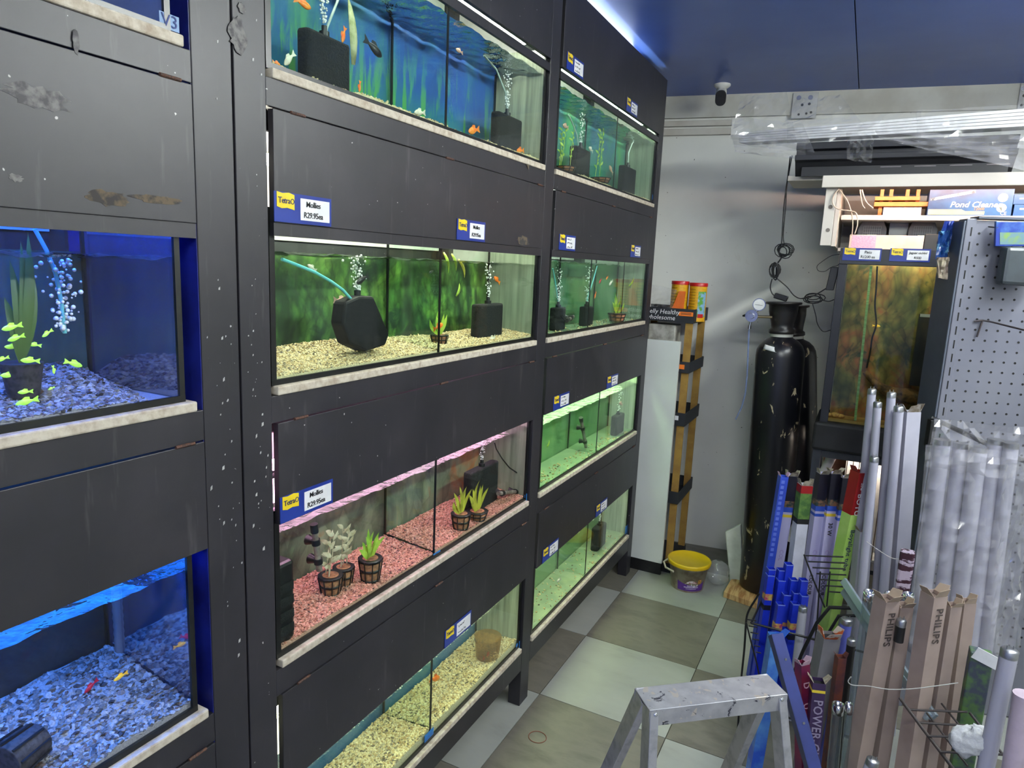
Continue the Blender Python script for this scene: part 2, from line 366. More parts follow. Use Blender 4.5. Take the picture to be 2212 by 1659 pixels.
for bi, (rk, f0, f1, r0) in enumerate(BAYS):
    for ri in range(4):
        zl, zb, zt = ZL[ri], ZB[ri], ZT[ri]
        if bi == 0 and ri == 1: zb = 1.697
        if bi == 0 and ri == 2: zb = 1.131
        zr = (ZT[ri + 1] + 0.001) if ri < 3 else 0.148
        MB().box((-0.045, r0, zr), (-0.0005, f1 + 0.0015, zl)).build('rail', BLACK, rk, bevel=0.001)
        MB().box((XB, r0, zl - 0.03), (-0.046, f1 + 0.001, zl - 0.001)).build('shelf', BLACK, rk)
        MB().box((XB + 0.004, r0 + 0.002, zb - 0.02), (XB + 0.009, f1 - 0.002, zt - 0.035)).build('reflector', LINER, rk)
        MB().box((XB + 0.01, r0 + 0.002, zt - 0.034), (-0.05, f1 - 0.002, zt - 0.031)).build('reflector', LINER, rk)
        fl = MB().box((-0.012, f0, zb), (0.0015, f1, zt - 0.0015)).build('flap', BLACK, rk, bevel=0.001)
        if ri > 0:
            for fy in (0.05, 0.5, 0.965):
                y = f0 + (f1 - f0) * fy
                MB().cyl((0.002, y - 0.016, zt), (0.002, y + 0.020, zt), 0.0030, n=8).box((0.001, y - 0.014, zt - 0.003), (0.0026, y + 0.018, zt + 0.0025)).build('hinge', RUST, fl)
        gap = 0.014 if ri == 0 else 0.0
        bz = 0.024 if ri < 2 else -0.004
        MB().box((-0.0105 if ri < 2 else -0.026, r0 + (0.014 if bi else 0), zb - bz - gap), (-0.001 if ri < 2 else -0.0135, f1, zb - bz - gap + 0.024)).build('batten', BLACK, rk)
        st = MB(); ya = r0 + (0.014 if bi == 1 else 0.010); n = 26
        st.box((-0.25, ya, zl), (0.0035, f1 - (0.005 if bi else 0.012), zl + 0.018)).build('foam_strip', FOAMSTRIP, rk, bevel=0.003)
MB().box((XB - 0.01, -0.44, 0.14), (XB - 0.001, 0.862, 2.58)).build('back_panel', BLACK, rackA)
MB().box((XB - 0.01, 0.866, 0.14), (XB - 0.001, 3.50, 2.58)).build('back_panel', BLACK, rackB)
MB().box((XB + 0.05, 0.79, 0.15), (-0.052, 0.80, 2.58)).build('side_panel', BLUESIDE, rackA)
MB().box((-0.05, 0.7826, 0.15), (-0.002, 0.7838, 2.58)).build('side_panel', BLUESIDE, rackA)  # thin sheet over the post's side that carries the painted blue glow
MB().box((XB + 0.05, 0.895, 0.15), (-0.052, 0.905, 2.58)).build('side_panel', LINER, rackB)
MB().box((XB + 0.05, 2.16, 0.15), (-0.052, 2.17, 2.58)).build('side_panel', LINER, rackB)
MB().box((XB + 0.05, 3.48, 0.15), (-0.052, 3.49, 2.58)).build('side_panel', LINER, rackB)

# ------------------------------------------------------------------ aquariums
GLASS = clear('tank_glass', (0.93, 0.985, 0.95), 1.28, 0.03)
GLASS_BLUE = clear('tank_glass_clear', (0.95, 0.97, 1.0), 1.3, 0.03)
WATER = clear('water_surface', (0.93, 0.98, 0.96), 1.33, 0.03, bump=0.5, bscale=26.0, tir=True)
ALGAE = clear('algae_glass', (0.55, 0.66, 0.58), 1.6, 0.06, film=lin(176, 190, 168), film_amt=0.62)
ALGAE_PALE = clear('algae_glass_pale', (0.6, 0.7, 0.62), 1.6, 0.06, film=lin(205, 212, 190), film_amt=0.72)
MIRRORSIDE = clear('mirror_glass', (0.5, 0.6, 0.8), 2.6, 0.05, boost=2.2, film=lin(90, 110, 170), film_amt=0.35)
def backdrop(name, stops, sc, stretch=(1, 1, 0.45), dist=1.2, spots=None, low=None, seed=0.0, cells=None, grass=None):
    t = NT(name); t.set(Roughness=0.7); g = t.n('ShaderNodeNewGeometry'); mp = t.n('ShaderNodeMapping'); mp.inputs['Scale'].default_value = stretch
    mp.inputs['Location'].default_value = (seed, seed * 1.7, seed * .6); t.l(g, 'Position', mp, 'Vector')
    n1 = t.noise(mp, sc, 7.0, 0.62, dist); c = t.ramp(n1, 'Fac', stops); src = (c, 'Color')
    if spots:
        n2 = t.noise(mp, spots[1], 5.0, 0.6, 0.8); f = t.ramp(n2, 'Fac', [(spots[2], (0, 0, 0)), (spots[2] + 0.1, (1, 1, 1))])
        m = t.mix((f, 'Color'), src, spots[0]); src = (m, 2)
    if low:
        sp = t.n('ShaderNodeSeparateXYZ'); t.l(g, 'Position', sp, 'Vector'); mr = t.n('ShaderNodeMapRange')
        mr.inputs[1].default_value = low[1]; mr.inputs[2].default_value = low[2]; mr.inputs[3].default_value = low[3]; mr.inputs[4].default_value = 0.0
        t.l(sp, 'Z', mr, 0); m = t.n('ShaderNodeMix', data_type='RGBA'); t.t.links.new(mr.outputs[0], m.inputs[0]); t.t.links.new(src[0].outputs[src[1]], m.inputs[6]); m.inputs[7].default_value = rgba(low[0]); src = (m, 2)
    if grass:        # upright blades: strongly stretched noise, mixed in below a height
        mg = t.n('ShaderNodeMapping'); mg.inputs['Scale'].default_value = (1, 1, grass[2]); mg.inputs['Rotation'].default_value = (0.10, 0, 0); t.l(g, 'Position', mg, 'Vector')
        ng = t.noise(mg, grass[1], 4.0, 0.6, 0.5); fg = t.ramp(ng, 'Fac', [(0.50, (0, 0, 0)), (0.58, (1, 1, 1))])
        s2 = t.n('ShaderNodeSeparateXYZ'); t.l(g, 'Position', s2, 'Vector'); m2 = t.n('ShaderNodeMapRange'); m2.inputs[1].default_value = grass[3]; m2.inputs[2].default_value = grass[4]; m2.inputs[3].default_value = 1.0; m2.inputs[4].default_value = 0.0; t.l(s2, 'Z', m2, 0)
        mu = t.n('ShaderNodeMath', operation='MULTIPLY'); t.l(fg, 'Color', mu, 0); t.t.links.new(m2.outputs[0], mu.inputs[1])
        m = t.n('ShaderNodeMix', data_type='RGBA'); t.t.links.new(mu.outputs[0], m.inputs[0]); t.t.links.new(src[0].outputs[src[1]], m.inputs[6]); m.inputs[7].default_value = rgba(grass[0]); src = (m, 2)
    if cells:        # leaf sized dapples
        mc = t.n('ShaderNodeMapping'); mc.inputs['Rotation'].default_value = (0.6, 0, 0); mc.inputs['Scale'].default_value = (1, 1, 0.55); t.l(g, 'Position', mc, 'Vector')
        vo = t.n('ShaderNodeTexVoronoi'); vo.inputs['Scale'].default_value = cells[0]; t.l(mc, 'Vector', vo, 'Vector')
        vr = t.n('ShaderNodeMapRange'); vr.inputs[1].default_value = 0.0; vr.inputs[2].default_value = 0.75; vr.inputs[3].default_value = cells[1]; vr.inputs[4].default_value = cells[2]; t.l(vo, 'Distance', vr, 0)
        sx = t.n('ShaderNodeSeparateColor'); t.l(vo, 'Color', sx, 0); ad = t.n('ShaderNodeMath', operation='MULTIPLY_ADD'); t.t.links.new(sx.outputs[0], ad.inputs[0]); ad.inputs[1].default_value = 0.5; t.t.links.new(vr.outputs[0], ad.inputs[2])
        vm = t.n('ShaderNodeVectorMath', operation='SCALE'); t.t.links.new(src[0].outputs[src[1]], vm.inputs[0]); t.t.links.new(ad.outputs[0], vm.inputs['Scale']); src = (vm, 'Vector')
    t.t.links.new(src[0].outputs[src[1]], t.b.inputs['Base Color']); return t.m
G = lin
BD = {
 (1, 0): backdrop('print_blue_weed', [(0.30, G(14, 40, 130)), (0.48, G(30, 78, 176)), (0.58, G(36, 92, 150)), (0.74, G(60, 120, 90))], 3.4, (1, 1, 0.5), 0.9, None, (G(60, 160, 112), 1.975, 2.13, 0.72), 0.0, None, (G(92, 160, 84), 26.0, 0.16, 2.06, 2.24)),
 (1, 1): backdrop('print_green_weed', [(0.28, G(26, 40, 30)), (0.42, G(40, 66, 40)), (0.54, G(84, 118, 52)), (0.64, G(124, 156, 70)), (0.72, G(96, 74, 44)), (0.82, G(30, 56, 140))], 6.0, (1, 1, 0.9), 0.9, (G(36, 52, 40), 11.0, 0.55), None, 2.3, (46.0, 1.15, 0.35), None),
 (1, 2): backdrop('print_murky_brown', [(0.30, G(58, 54, 48)), (0.46, G(112, 112, 102)), (0.58, G(140, 138, 120)), (0.68, G(176, 96, 56)), (0.8, G(120, 130, 96))], 5.0, (1, 1, 0.7), 1.2, (G(140, 150, 124), 9.0, 0.60), None, 4.1, (30.0, 1.1, 0.6)),
 (1, 3): mat('plain_blue_sheet', G(44, 112, 172), 0.55, col2=G(64, 130, 164), scale=5),
 (2, 0): backdrop('print_blue_green', [(0.32, G(30, 70, 170)), (0.48, G(60, 140, 130)), (0.64, G(96, 170, 92))], 5.0, (1, 1, 0.35), 0.9, None, (G(90, 180, 130), 1.97, 2.2, 0.8), 6.0),
 (2, 1): backdrop('print_murky_green', [(0.30, G(70, 110, 84)), (0.55, G(116, 150, 110)), (0.72, G(150, 170, 130))], 5.0, (1, 1, 0.6), 1.0, (G(170, 120, 90), 9.0, 0.68), None, 8.0),
 (2, 2): backdrop('print_dim_green', [(0.30, G(92, 134, 90)), (0.6, G(130, 166, 112)), (0.8, G(160, 160, 110))], 4.0, (1, 1, 0.5), 1.0, None, None, 10.0),
 (2, 3): backdrop('print_pale_green', [(0.30, G(120, 150, 110)), (0.7, G(150, 172, 128))], 3.0, (1, 1, 1), 0.4, None, None, 12.0),
 (0, 0): mat('plain_dim_blue_sheet', G(80, 100, 150), 0.6),
 (0, 1): backdrop('print_dark_weed', [(0.30, G(30, 46, 60)), (0.5, G(60, 92, 76)), (0.7, G(96, 120, 90))], 4.0, (1, 1, 0.4), 1.0, None, None, 14.0),
 (0, 2): backdrop('print_night_weed', [(0.30, G(24, 30, 36)), (0.6, G(44, 54, 52)), (0.8, G(80, 74, 66))], 6.0, (1, 1, 0.6), 1.0, None, None, 16.0),
}
LIGHT = {(1, 0): ((1, 0.97, 0.86), 40), (1, 1): ((1, 0.96, 0.80), 76), (1, 2): ((1, 0.50, 0.78), 46), (1, 3): ((0.98, 1, 0.62), 26),
         (2, 0): ((0.9, 1, 0.82), 34), (2, 1): ((0.88, 1, 0.86), 34), (2, 2): ((0.70, 1, 0.52), 46), (2, 3): ((0.97, 1, 0.62), 34),
         (0, 0): ((0.25, 0.42, 1), 26), (0, 1): ((0.03, 0.16, 1), 150), (0, 2): ((0.01, 0.20, 1), 170)}
LEVEL = {(1, 0): 2.262, (1, 1): 1.655, (1, 2): 1.093, (1, 3): 0.497, (2, 0): 2.262, (2, 1): 1.672, (2, 2): 1.075, (2, 3): 0.502, (0, 0): 2.26, (0, 1): 1.638, (0, 2): 1.098}
DEPTH = {0: 0.25, 1: 0.185, 2: 0.15}
DIV = {(1, 0): [1.548], (1, 1): [1.54], (1, 2): [1.541], (1, 3): [1.545],
       (2, 0): [at_x(1338, 330, 0).y], (2, 1): [at_x(1282, 640, 0).y, at_x(1352, 640, 0).y], (2, 2): [at_x(1299, 920, 0).y], (2, 3): [at_x(1275, 1180, 0).y]}
DESC = {(1, 0): 'glass fish tank with blue weed backdrop, top of the middle column', (1, 1): 'glass fish tank with leafy green backdrop and tan gravel at eye level',
        (1, 2): 'glass fish tank under pink light with pink gravel and potted plants', (1, 3): 'glass fish tank with plain blue back, bottom of the middle column',
        (2, 0): 'glass fish tank with two black filters, top of the far column', (2, 1): 'glass fish tank of pale green water, second in the far column',
        (2, 2): 'glass fish tank under bright green light in the far column', (2, 3): 'nearly bare glass fish tank at the bottom of the far column',
        (0, 0): 'blue lit glass tank cut off by the upper left corner', (0, 1): 'blue lit glass tank with a shoal of yellow green fish', (0, 2): 'deep blue lit glass tank over pebbles, lower left corner'}
TANKS = {}
XF = -0.012
for (bi, ri), desc in DESC.items():
    rk, f0, f1, r0 = BAYS[bi]
    y0, y1 = {0: (f0 + 0.004, 0.757), 1: (0.947, 2.124), 2: (2.226, 3.422)}[bi]
    z0, z1 = ZL[ri] + 0.018, ZB[ri] + 0.028; d = DEPTH[bi]; xb = XF - d; g = 0.005
    t = thing('aquarium', desc, 'fish tank', (XF - d / 2, (y0 + y1) / 2, z0), 'tanks on the black racks'); TANKS[(bi, ri)] = t
    gm = GLASS if bi else GLASS_BLUE
    MB().box((XF - g, y0, z0), (XF, y1, z1)).build('front_pane', gm, t)
    MB().box((xb, y0, z0), (xb + g, y1, z1)).build('back_pane', gm, t)
    MB().box((xb + g, y0, z0), (XF - g, y0 + g, z1)).build('side_pane', gm, t)
    MB().box((xb + g, y1 - g, z0), (XF - g, y1, z1)).build('side_pane', MIRRORSIDE if bi == 0 else (ALGAE_PALE if (bi, ri) in ((1, 0), (2, 2), (2, 3), (1, 3)) else ALGAE), t)
    MB().box((xb + g, y0 + g, z0), (XF - g, y1 - g, z0 + g)).build('base_pane', mat('base_glass_%d' % bi, lin(150, 168, 140) if bi else lin(120, 128, 140), 0.25, col2=lin(172, 186, 150) if bi else lin(100, 108, 120), scale=9), t)
    MB().box((xb - 0.004, y0, z0), (xb - 0.001, y1, (LEVEL[(bi, ri)] + 0.004) if ri else z1)).build('backdrop', BD[(bi, ri)], t)
    sw = 0.010
    sl = MB(); sl.box((XF - 0.004, y0, z0), (XF + 0.002, y1, z0 + 0.011)); sl.box((XF - 0.004, y0, z0), (XF + 0.0016, y0 + 0.013, z1)); sl.box((XF - 0.004, y1 - sw, z0), (XF + 0.0016, y1, z1))
    sl.box((xb, y1 - sw, z0), (xb + 0.006, y1 - g, z1)); sl.box((xb, y0 + g, z0), (xb + 0.006, y0 + sw, z1)); sl.build('silicone_seal', SEAL, t)
    for dy in DIV.get((bi, ri), []):
        dv = MB().box((xb + g, dy - 0.0025, z0 + g), (XF - g, dy + 0.0025, z1 - 0.012)).build('divider', gm, t)
        MB().box((XF - 0.006, dy - 0.005, z0), (XF - 0.0045, dy + 0.004, z1 - 0.01)).box((xb + g, dy - 0.004, z0), (xb + g + 0.003, dy + 0.004, z1 - 0.02)).build('silicone_seal', SEAL, dv)
    zw = LEVEL[(bi, ri)]; ph = random.random() * 6; amp = 0.0022 if ri < 2 else 0.0014
    def wf(u, v, y0=y0, y1=y1, xb=xb, zw=zw, ph=ph, amp=amp):
        y = y0 + g + (y1 - y0 - 2 * g) * u; x = xb + g + (XF - xb - 2 * g) * v
        return V((x, y, zw + amp * (math.sin(y * 38 + x * 60 + ph) + 0.7 * math.sin(y * 71 - x * 90 + ph * 2) + 0.5 * math.sin(y * 130 + x * 40))))
    w = MB().sheet(wf, 110, 12); wo = w.build('water_surface', WATER, t, fix=False)
    if wo.data.polygons[0].normal.z < 0: wo.data.flip_normals()
    # fluorescent tube above the water, behind the flap
    col, st = LIGHT[(bi, ri)]
    zt_ = {0: 2.365, 1: 1.835, 2: 1.215, 3: 0.635}[ri]
    if bi == 0 and ri: zt_ -= 0.02
    ya, yb = y0 + 0.02, y1 - 0.03
    nm = ['bright white', 'warm white', 'pink', 'pale yellow'][ri] if bi == 1 else (['white', 'greenish white', 'green', 'yellow green'][ri] if bi == 2 else ['pale blue', 'blue', 'deep blue'][ri])
    lt = thing('aquarium_light', '%s strip light behind the flap above the %s' % (nm, {(1, 0): 'blue weed backdrop tank', (1, 1): 'leafy backdrop tank', (1, 2): 'pink gravel tank', (1, 3): 'plain blue backed tank', (2, 0): 'far two filter tank', (2, 1): 'far pale green tank', (2, 2): 'far green tank', (2, 3): 'far bare tank', (0, 0): 'upper left corner tank', (0, 1): 'yellow green shoal tank', (0, 2): 'lower left pebble tank'}[(bi, ri)]), 'light', (-0.08, (ya + yb) / 2, zt_ - 0.013), 'aquarium strip lights')
    MB().cyl((-0.08, ya, zt_), (-0.08, yb, zt_), 0.012, n=12, caps=False).build('lamp_tube', glow('tube_%d_%d' % (bi, ri), col, st * TANK_LIGHT), lt)
    if ri >= 2: MB().box((-0.175, ya, zw + 0.042), (-0.07, yb, zw + 0.050)).build('added_glow_bar', glow('added_glow_%d_%d' % (bi, ri), col, st * TANK_LIGHT * (0.16 if bi else 0.10)), lt)  # glowing bar added under the tube so the water mirrors a bright band
    MB().cyl((-0.08, ya - 0.012, zt_), (-0.08, ya, zt_), 0.0135, n=12).build('end_cap', WHITE, lt); MB().cyl((-0.08, yb, zt_), (-0.08, yb + 0.012, zt_), 0.0135, n=12).build('end_cap', WHITE, lt)
# strip light lying on top of the rack, washing the blue ceiling
lt = thing('rack_top_light', 'white strip light lying on top of the black rack under the ceiling', 'light', (-0.1, 2.6, 2.582))
MB().cyl((-0.1, 1.9, 2.6), (-0.1, 3.2, 2.6), 0.012, n=12, caps=False).build('lamp_tube', glow('tube_top', (0.82, 0.92, 1), 22), lt)
MB().cyl((-0.1, 1.886, 2.6), (-0.1, 1.9, 2.6), 0.014, n=12).build('end_cap', WHITE, lt); MB().cyl((-0.1, 3.2, 2.6), (-0.1, 3.214, 2.6), 0.014, n=12).build('end_cap', WHITE, lt)
MB().box((XB, 0.9, 2.565), (-0.052, 3.5, 2.582)).build('top_board', BLACK, rackB)

SCR = mat('bare_scraped_paint', lin(118, 116, 114), 0.7, col2=lin(70, 68, 70), scale=70, lo=0.4, hi=0.6)
STAIN = mat('dusty_stain', lin(92, 80, 64), 0.85, col2=lin(50, 47, 46), scale=60, lo=0.42, hi=0.56)
def scrape(rk, px, py, wpx, hpx, seed, m=SCR):
    r = random.Random(seed); c = at_x(px, py, 0.0022); k = (CAM - c).length / FPX; n = 22
    pts = [(math.cos(6.2832 * i / n) * wpx * k * 1.25 * r.uniform(.32, .56), math.sin(6.2832 * i / n) * hpx * k * r.uniform(.32, .56)) for i in range(n)]
    MB().prism(pts, V((0.0016, c.y, c.z)), Y_, Z_, X_ * 0.0004).build('paint_scrape', m, rk)
scrape(rackA, 82, 210, 92, 46, 1); scrape(rackA, 34, 384, 20, 14, 2); scrape(rackA, 165, 88, 10, 42, 3); scrape(rackA, 236, 428, 70, 30, 4, STAIN); scrape(rackA, 338, 430, 90, 16, 5, STAIN)
scrape(rackB, 514, 76, 34, 66, 6); scrape(rackB, 523, 18, 14, 22, 7); scrape(rackB, 1130, 520, 50, 22, 8, STAIN); scrape(rackB, 1142, 352, 20, 24, 9, STAIN)
r_ = random.Random(77); mb = MB()
for i in range(80):
    y = r_.choice((r_.gauss(0.83, .018), r_.gauss(0.90, .015))); z = r_.choice((r_.gauss(1.44, .07), r_.gauss(1.25, .12), r_.uniform(.7, 2.3))); s = abs(r_.gauss(0, .0009)) + .0004
    if not (0.786 < y < 0.860 or 0.868 < y < 0.934): continue
    mb.prism([(-s, -s * r_.uniform(.6, 2.5)), (s * .9, -s), (s, s * r_.uniform(.6, 2.4)), (-s * .7, s)], V((0.0004, y, z)), Y_, Z_, X_ * 0.0005)
mb.build('paint_specks', mat('pale_speck', lin(178, 178, 176), 0.6), rackB)['kind'] = 'stuff'
# ------------------------------------------------------------------ what lives in the tanks
def zb0(ri): return ZL[ri] + 0.023
def xback(bi): return XF - DEPTH[bi]
PEB = {}
def gravel_mat(name, stops, rough=0.6):
    t = NT(name); t.set(Roughness=rough); g = t.n('ShaderNodeNewGeometry'); r = t.ramp(g, 'Random Per Island', stops)
    mp = t.n('ShaderNodeMapping'); t.l(g, 'Position', mp, 'Vector'); n = t.noise(mp, 320.0, 2.0)
    v = t.n('ShaderNodeMapRange'); v.inputs[1].default_value = 0.3; v.inputs[2].default_value = 0.7; v.inputs[3].default_value = 0.7; v.inputs[4].default_value = 1.15; t.l(n, 'Fac', v, 0)
    m = t.n('ShaderNodeVectorMath', operation='SCALE'); t.l(r, 'Color', m, 0); t.t.links.new(v.outputs[0], m.inputs['Scale']); t.l(m, 'Vector', t.b, 'Base Color'); return t.m
GR_TAN = gravel_mat('tan_gravel', [(0.0, lin(168, 134, 86)), (0.3, lin(218, 192, 138)), (0.7, lin(242, 225, 182)), (0.93, lin(120, 104, 84)), (1.0, lin(90, 80, 70))])
GR_PINK = gravel_mat('pinkish_gravel', [(0.0, lin(150, 96, 80)), (0.35, lin(206, 140, 118)), (0.7, lin(226, 176, 156)), (0.94, lin(120, 76, 66)), (1.0, lin(60, 46, 48))])
GR_GREY = gravel_mat('grey_pebbles', [(0.0, lin(70, 66, 64)), (0.35, lin(128, 128, 130)), (0.7, lin(176, 178, 182)), (0.92, lin(96, 72, 62)), (1.0, lin(44, 42, 44))])
OCT = np.array([(1, 0, 0), (-1, 0, 0), (0, 1, 0), (0, -1, 0), (0, 0, 1), (0, 0, -1), (.6, .6, .5), (-.6, .6, .5), (-.6, -.6, .5), (.6, -.6, .5)], float)
OCT_F = [(0, 2, 6), (2, 1, 7), (1, 3, 8), (3, 0, 9), (0, 6, 9), (2, 7, 6), (1, 8, 7), (3, 9, 8), (6, 7, 4), (7, 8, 4), (8, 9, 4), (9, 6, 4), (2, 0, 5), (1, 2, 5), (3, 1, 5), (0, 3, 5)]
def gravel(bi, ri, y0, y1, hfun, m, label, size, n, bed=True, xr=None):
    rng = np.random.default_rng(bi * 10 + ri + 3); xb = xback(bi) + 0.007; xf = XF - 0.0065
    if xr: xb, xf = xr
    z0 = zb0(ri); mb = MB()
    if bed:
        nu, nv = 90, 14
        def f(u, v): y = y0 + (y1 - y0) * u; x = xf + (xb - xf) * v; return V((x, y, z0 + max(0.0005, hfun(y, v))))
        mb.sheet(f, nu, nv); mb.sheet(lambda u, v: f(u, 0) * v + V((xf, y0 + (y1 - y0) * u, z0)) * (1 - v), nu, 1)
    vs = np.array([tuple(v) for v in mb.v]) if mb.v else np.zeros((0, 3)); fs = [tuple(q) for q in mb.f]
    ys = rng.uniform(y0, y1, n); vv = rng.uniform(0, 1, n) ** 1.25; xs = xf + (xb - xf) * vv
    keep = np.array([hfun(a, b) > 0.002 for a, b in zip(ys, vv)]) if bed else np.ones(n, bool); ys, vv, xs = ys[keep], vv[keep], xs[keep]; n = len(ys)
    zs = z0 + np.array([hfun(a, b) for a, b in zip(ys, vv)]); sc = size * rng.uniform(0.65, 1.35, (n, 1)) * rng.uniform(0.7, 1.15, (n, 3)); sc[:, 2] *= 0.75
    a = rng.uniform(0, 6.28, n); ca, sa = np.cos(a), np.sin(a)
    p = OCT[None] * sc[:, None, :]; q = p.copy(); q[..., 0] = p[..., 0] * ca[:, None] - p[..., 1] * sa[:, None]; q[..., 1] = p[..., 0] * sa[:, None] + p[..., 1] * ca[:, None]
    tilt = rng.normal(0, 0.5, n); q[..., 2] += q[..., 0] * tilt[:, None]
    q += np.stack([np.clip(xs, xb + size, xf - size * 0.8), ys, zs], 1)[:, None, :]
    k = len(vs); allv = np.vstack([vs, q.reshape(-1, 3)])
    F = fs + [(k + i * 10 + b[0], k + i * 10 + b[1], k + i * 10 + b[2]) for i in range(n) for b in OCT_F]
    base = V((float((xb + xf) / 2), float((y0 + y1) / 2), z0)); me = bpy.data.meshes.new('gravel')
    me.from_pydata((allv - np.array(base)).tolist(), [], F); me.materials.append(m); me.update()
    o = bpy.data.objects.new('gravel', me); COL.objects.link(o); o.location = base; OFF[o] = base
    return tag(o, label, 'gravel', None, 'stuff')
def wob(y, a=1.0): return 0.5 * math.sin(y * 9 + a) + 0.3 * math.sin(y * 23 + a * 2) + 0.2 * math.sin(y * 47 + a * 3)
gravel(1, 0, 0.955, 2.116, lambda y, v: 0.009 + 0.005 * wob(y, 2) * (1 - v), GR_TAN, 'thin bed of cream gravel along the blue weed backdrop tank', 0.0040, 4200)
gravel(1, 1, 0.955, 1.536, lambda y, v: 0.010 + 0.020 * v + 0.012 * v * math.sin((y - 0.95) * 5), GR_TAN, 'tan gravel left of the divider below the leafy backdrop', 0.0034, 9000)
gravel(1, 1, 1.545, 2.116, lambda y, v: 0.009 + 0.018 * v + 0.006 * wob(y, 1), GR_TAN, 'tan gravel right of the divider below the leafy backdrop', 0.0034, 8000)
gravel(1, 2, 0.955, 1.537, lambda y, v: 0.010 + 0.016 * v + 0.004 * wob(y, 4), GR_PINK, 'pink gravel left of the divider in the pink lit tank', 0.0038, 8500)
gravel(1, 2, 1.546, 2.116, lambda y, v: 0.010 + 0.016 * v + 0.004 * wob(y, 5), GR_PINK, 'pink gravel right of the divider in the pink lit tank', 0.0038, 8000)
gravel(1, 3, 0.955, 1.541, lambda y, v: 0.012 + 0.014 * (1 - v) + 0.004 * wob(y, 6), GR_TAN, 'golden gravel left of the divider in the plain blue backed tank', 0.0045, 6000)
gravel(1, 3, 1.550, 2.116, lambda y, v: 0.010 + 0.016 * (1 - v) + 0.005 * wob(y, 7), GR_TAN, 'golden gravel right of the divider in the plain blue backed tank', 0.0045, 6000)
gravel(2, 0, 2.235, 3.412, lambda y, v: 0.008 + 0.006 * max(-1, wob(y, 3)) * (1 - v), GR_TAN, 'thin bed of cream gravel in the far two filter tank', 0.0040, 3600)
gravel(2, 1, 2.24, 3.41, lambda y, v: 0.002, GR_TAN, 'few loose pebbles on the floor of the far pale green tank', 0.004, 170, bed=False)
gravel(2, 2, 2.24, 3.41, lambda y, v: 0.002, GR_TAN, 'loose pebbles on the floor of the far green tank', 0.0045, 150, bed=False, xr=(-0.10, -0.02))
gravel(2, 3, 2.24, 3.41, lambda y, v: 0.002, GR_TAN, 'loose pebbles along the floor of the far bare tank', 0.0045, 160, bed=False)
def hb(y, v):      # bare corner at the right end of the blue tank
    e = max(0.0, min(1.0, (0.735 - y) / 0.09 + (v - 0.35) * 0.9)); return (0.010 + 0.030 * v + 0.006 * wob(y * 2, 1)) * e
gravel(0, 1, -0.36, 0.748, hb, GR_GREY, 'pale pebbles on the floor of the yellow green shoal tank', 0.0048, 9000)
gravel(0, 2, -0.36, 0.748, lambda y, v: 0.012 + 0.040 * v + 0.005 * wob(y * 2, 2), GR_GREY, 'pebbles piled in the lower left deep blue tank', 0.0056, 8000)

# ------------------------------------------------------------------ fish
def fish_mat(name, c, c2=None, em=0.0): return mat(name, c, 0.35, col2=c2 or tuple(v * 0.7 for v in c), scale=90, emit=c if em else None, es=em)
F_OR = fish_mat('orange_fish', lin(248, 108, 30), lin(250, 160, 60)); F_WH = fish_mat('white_fish', lin(236, 232, 214), lin(214, 205, 190)); F_BK = fish_mat('black_fish', lin(24, 24, 28))
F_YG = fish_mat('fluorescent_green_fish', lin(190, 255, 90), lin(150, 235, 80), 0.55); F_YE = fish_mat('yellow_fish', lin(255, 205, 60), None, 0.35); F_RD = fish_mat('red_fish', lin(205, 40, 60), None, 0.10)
F_GY = fish_mat('slate_fish', lin(130, 150, 190)); F_PK = fish_mat('pale_pink_fish', lin(240, 190, 170))
def fish(nose, tail, x, m, label, group=None, fat=0.16, at=None):
    at = at or at_x; n, t = at(nose[0], nose[1], x), at(tail[0], tail[1], x); d = t - n; L = d.length; d.normalize()
    s = X_ if at is at_x else Y_; u = s.cross(d).normalized(); u = -u if u.z < 0 else u
    prof = [(0.0, 0.02), (0.06, 0.45), (0.18, 0.85), (0.34, 1.0), (0.52, 0.8), (0.68, 0.45), (0.76, 0.3)]
    mb = MB(); k = 8; vs = []
    for (a, r) in prof:
        for i in range(k):
            th = 2 * math.pi * i / k; vs.append(n + d * (a * L) + u * (math.cos(th) * r * fat * L) + s * (math.sin(th) * r * fat * L * 0.5))
    mb.add(vs, [(j * k + i, j * k + (i + 1) % k, (j + 1) * k + (i + 1) % k, (j + 1) * k + i) for j in range(len(prof) - 1) for i in range(k)] + [tuple(range(k))], True)
    e = 0.0006; tl = n + d * (0.74 * L)
    for w in (-e, e):      # tail fan and back fin
        mb.add([tl + u * (.045 * L) + s * w, tl - u * (.045 * L) + s * w, t - u * (fat * L) + s * w, t - d * (.06 * L) + s * w, t + u * (fat * L) + s * w], [(0, 1, 2, 3, 4)])
        mb.add([n + d * (.3 * L) + u * (fat * .95 * L) + s * w, n + d * (.62 * L) + u * (fat * .5 * L) + s * w, n + d * (.62 * L) + u * (fat * 1.3 * L) + s * w, n + d * (.45 * L) + u * (fat * 1.5 * L) + s * w], [(0, 1, 2, 3)])
    return mb.solo('fish', m, label, 'fish', group)
GS = 'yellow green fish in the blue tank'
for k, (a, b) in enumerate([((3, 712), (49, 701)), ((16, 736), (54, 724)), ((91, 728), (114, 712)), ((9, 749), (45, 750)), ((60, 743), (90, 747)), ((-8, 780), (20, 771)), ((44, 778), (87, 780)),
                            ((0, 811), (42, 810)), ((117, 808), (114, 789)), ((178, 791), (138, 780)), ((38, 848), (72, 845)), ((33, 874), (84, 861)), ((104, 842), (118, 836))]):
    fish(a, b, -0.045 - 0.022 * (k % 5), F_YG, 'glowing yellow green fish schooling in the blue lit tank', GS, 0.15)
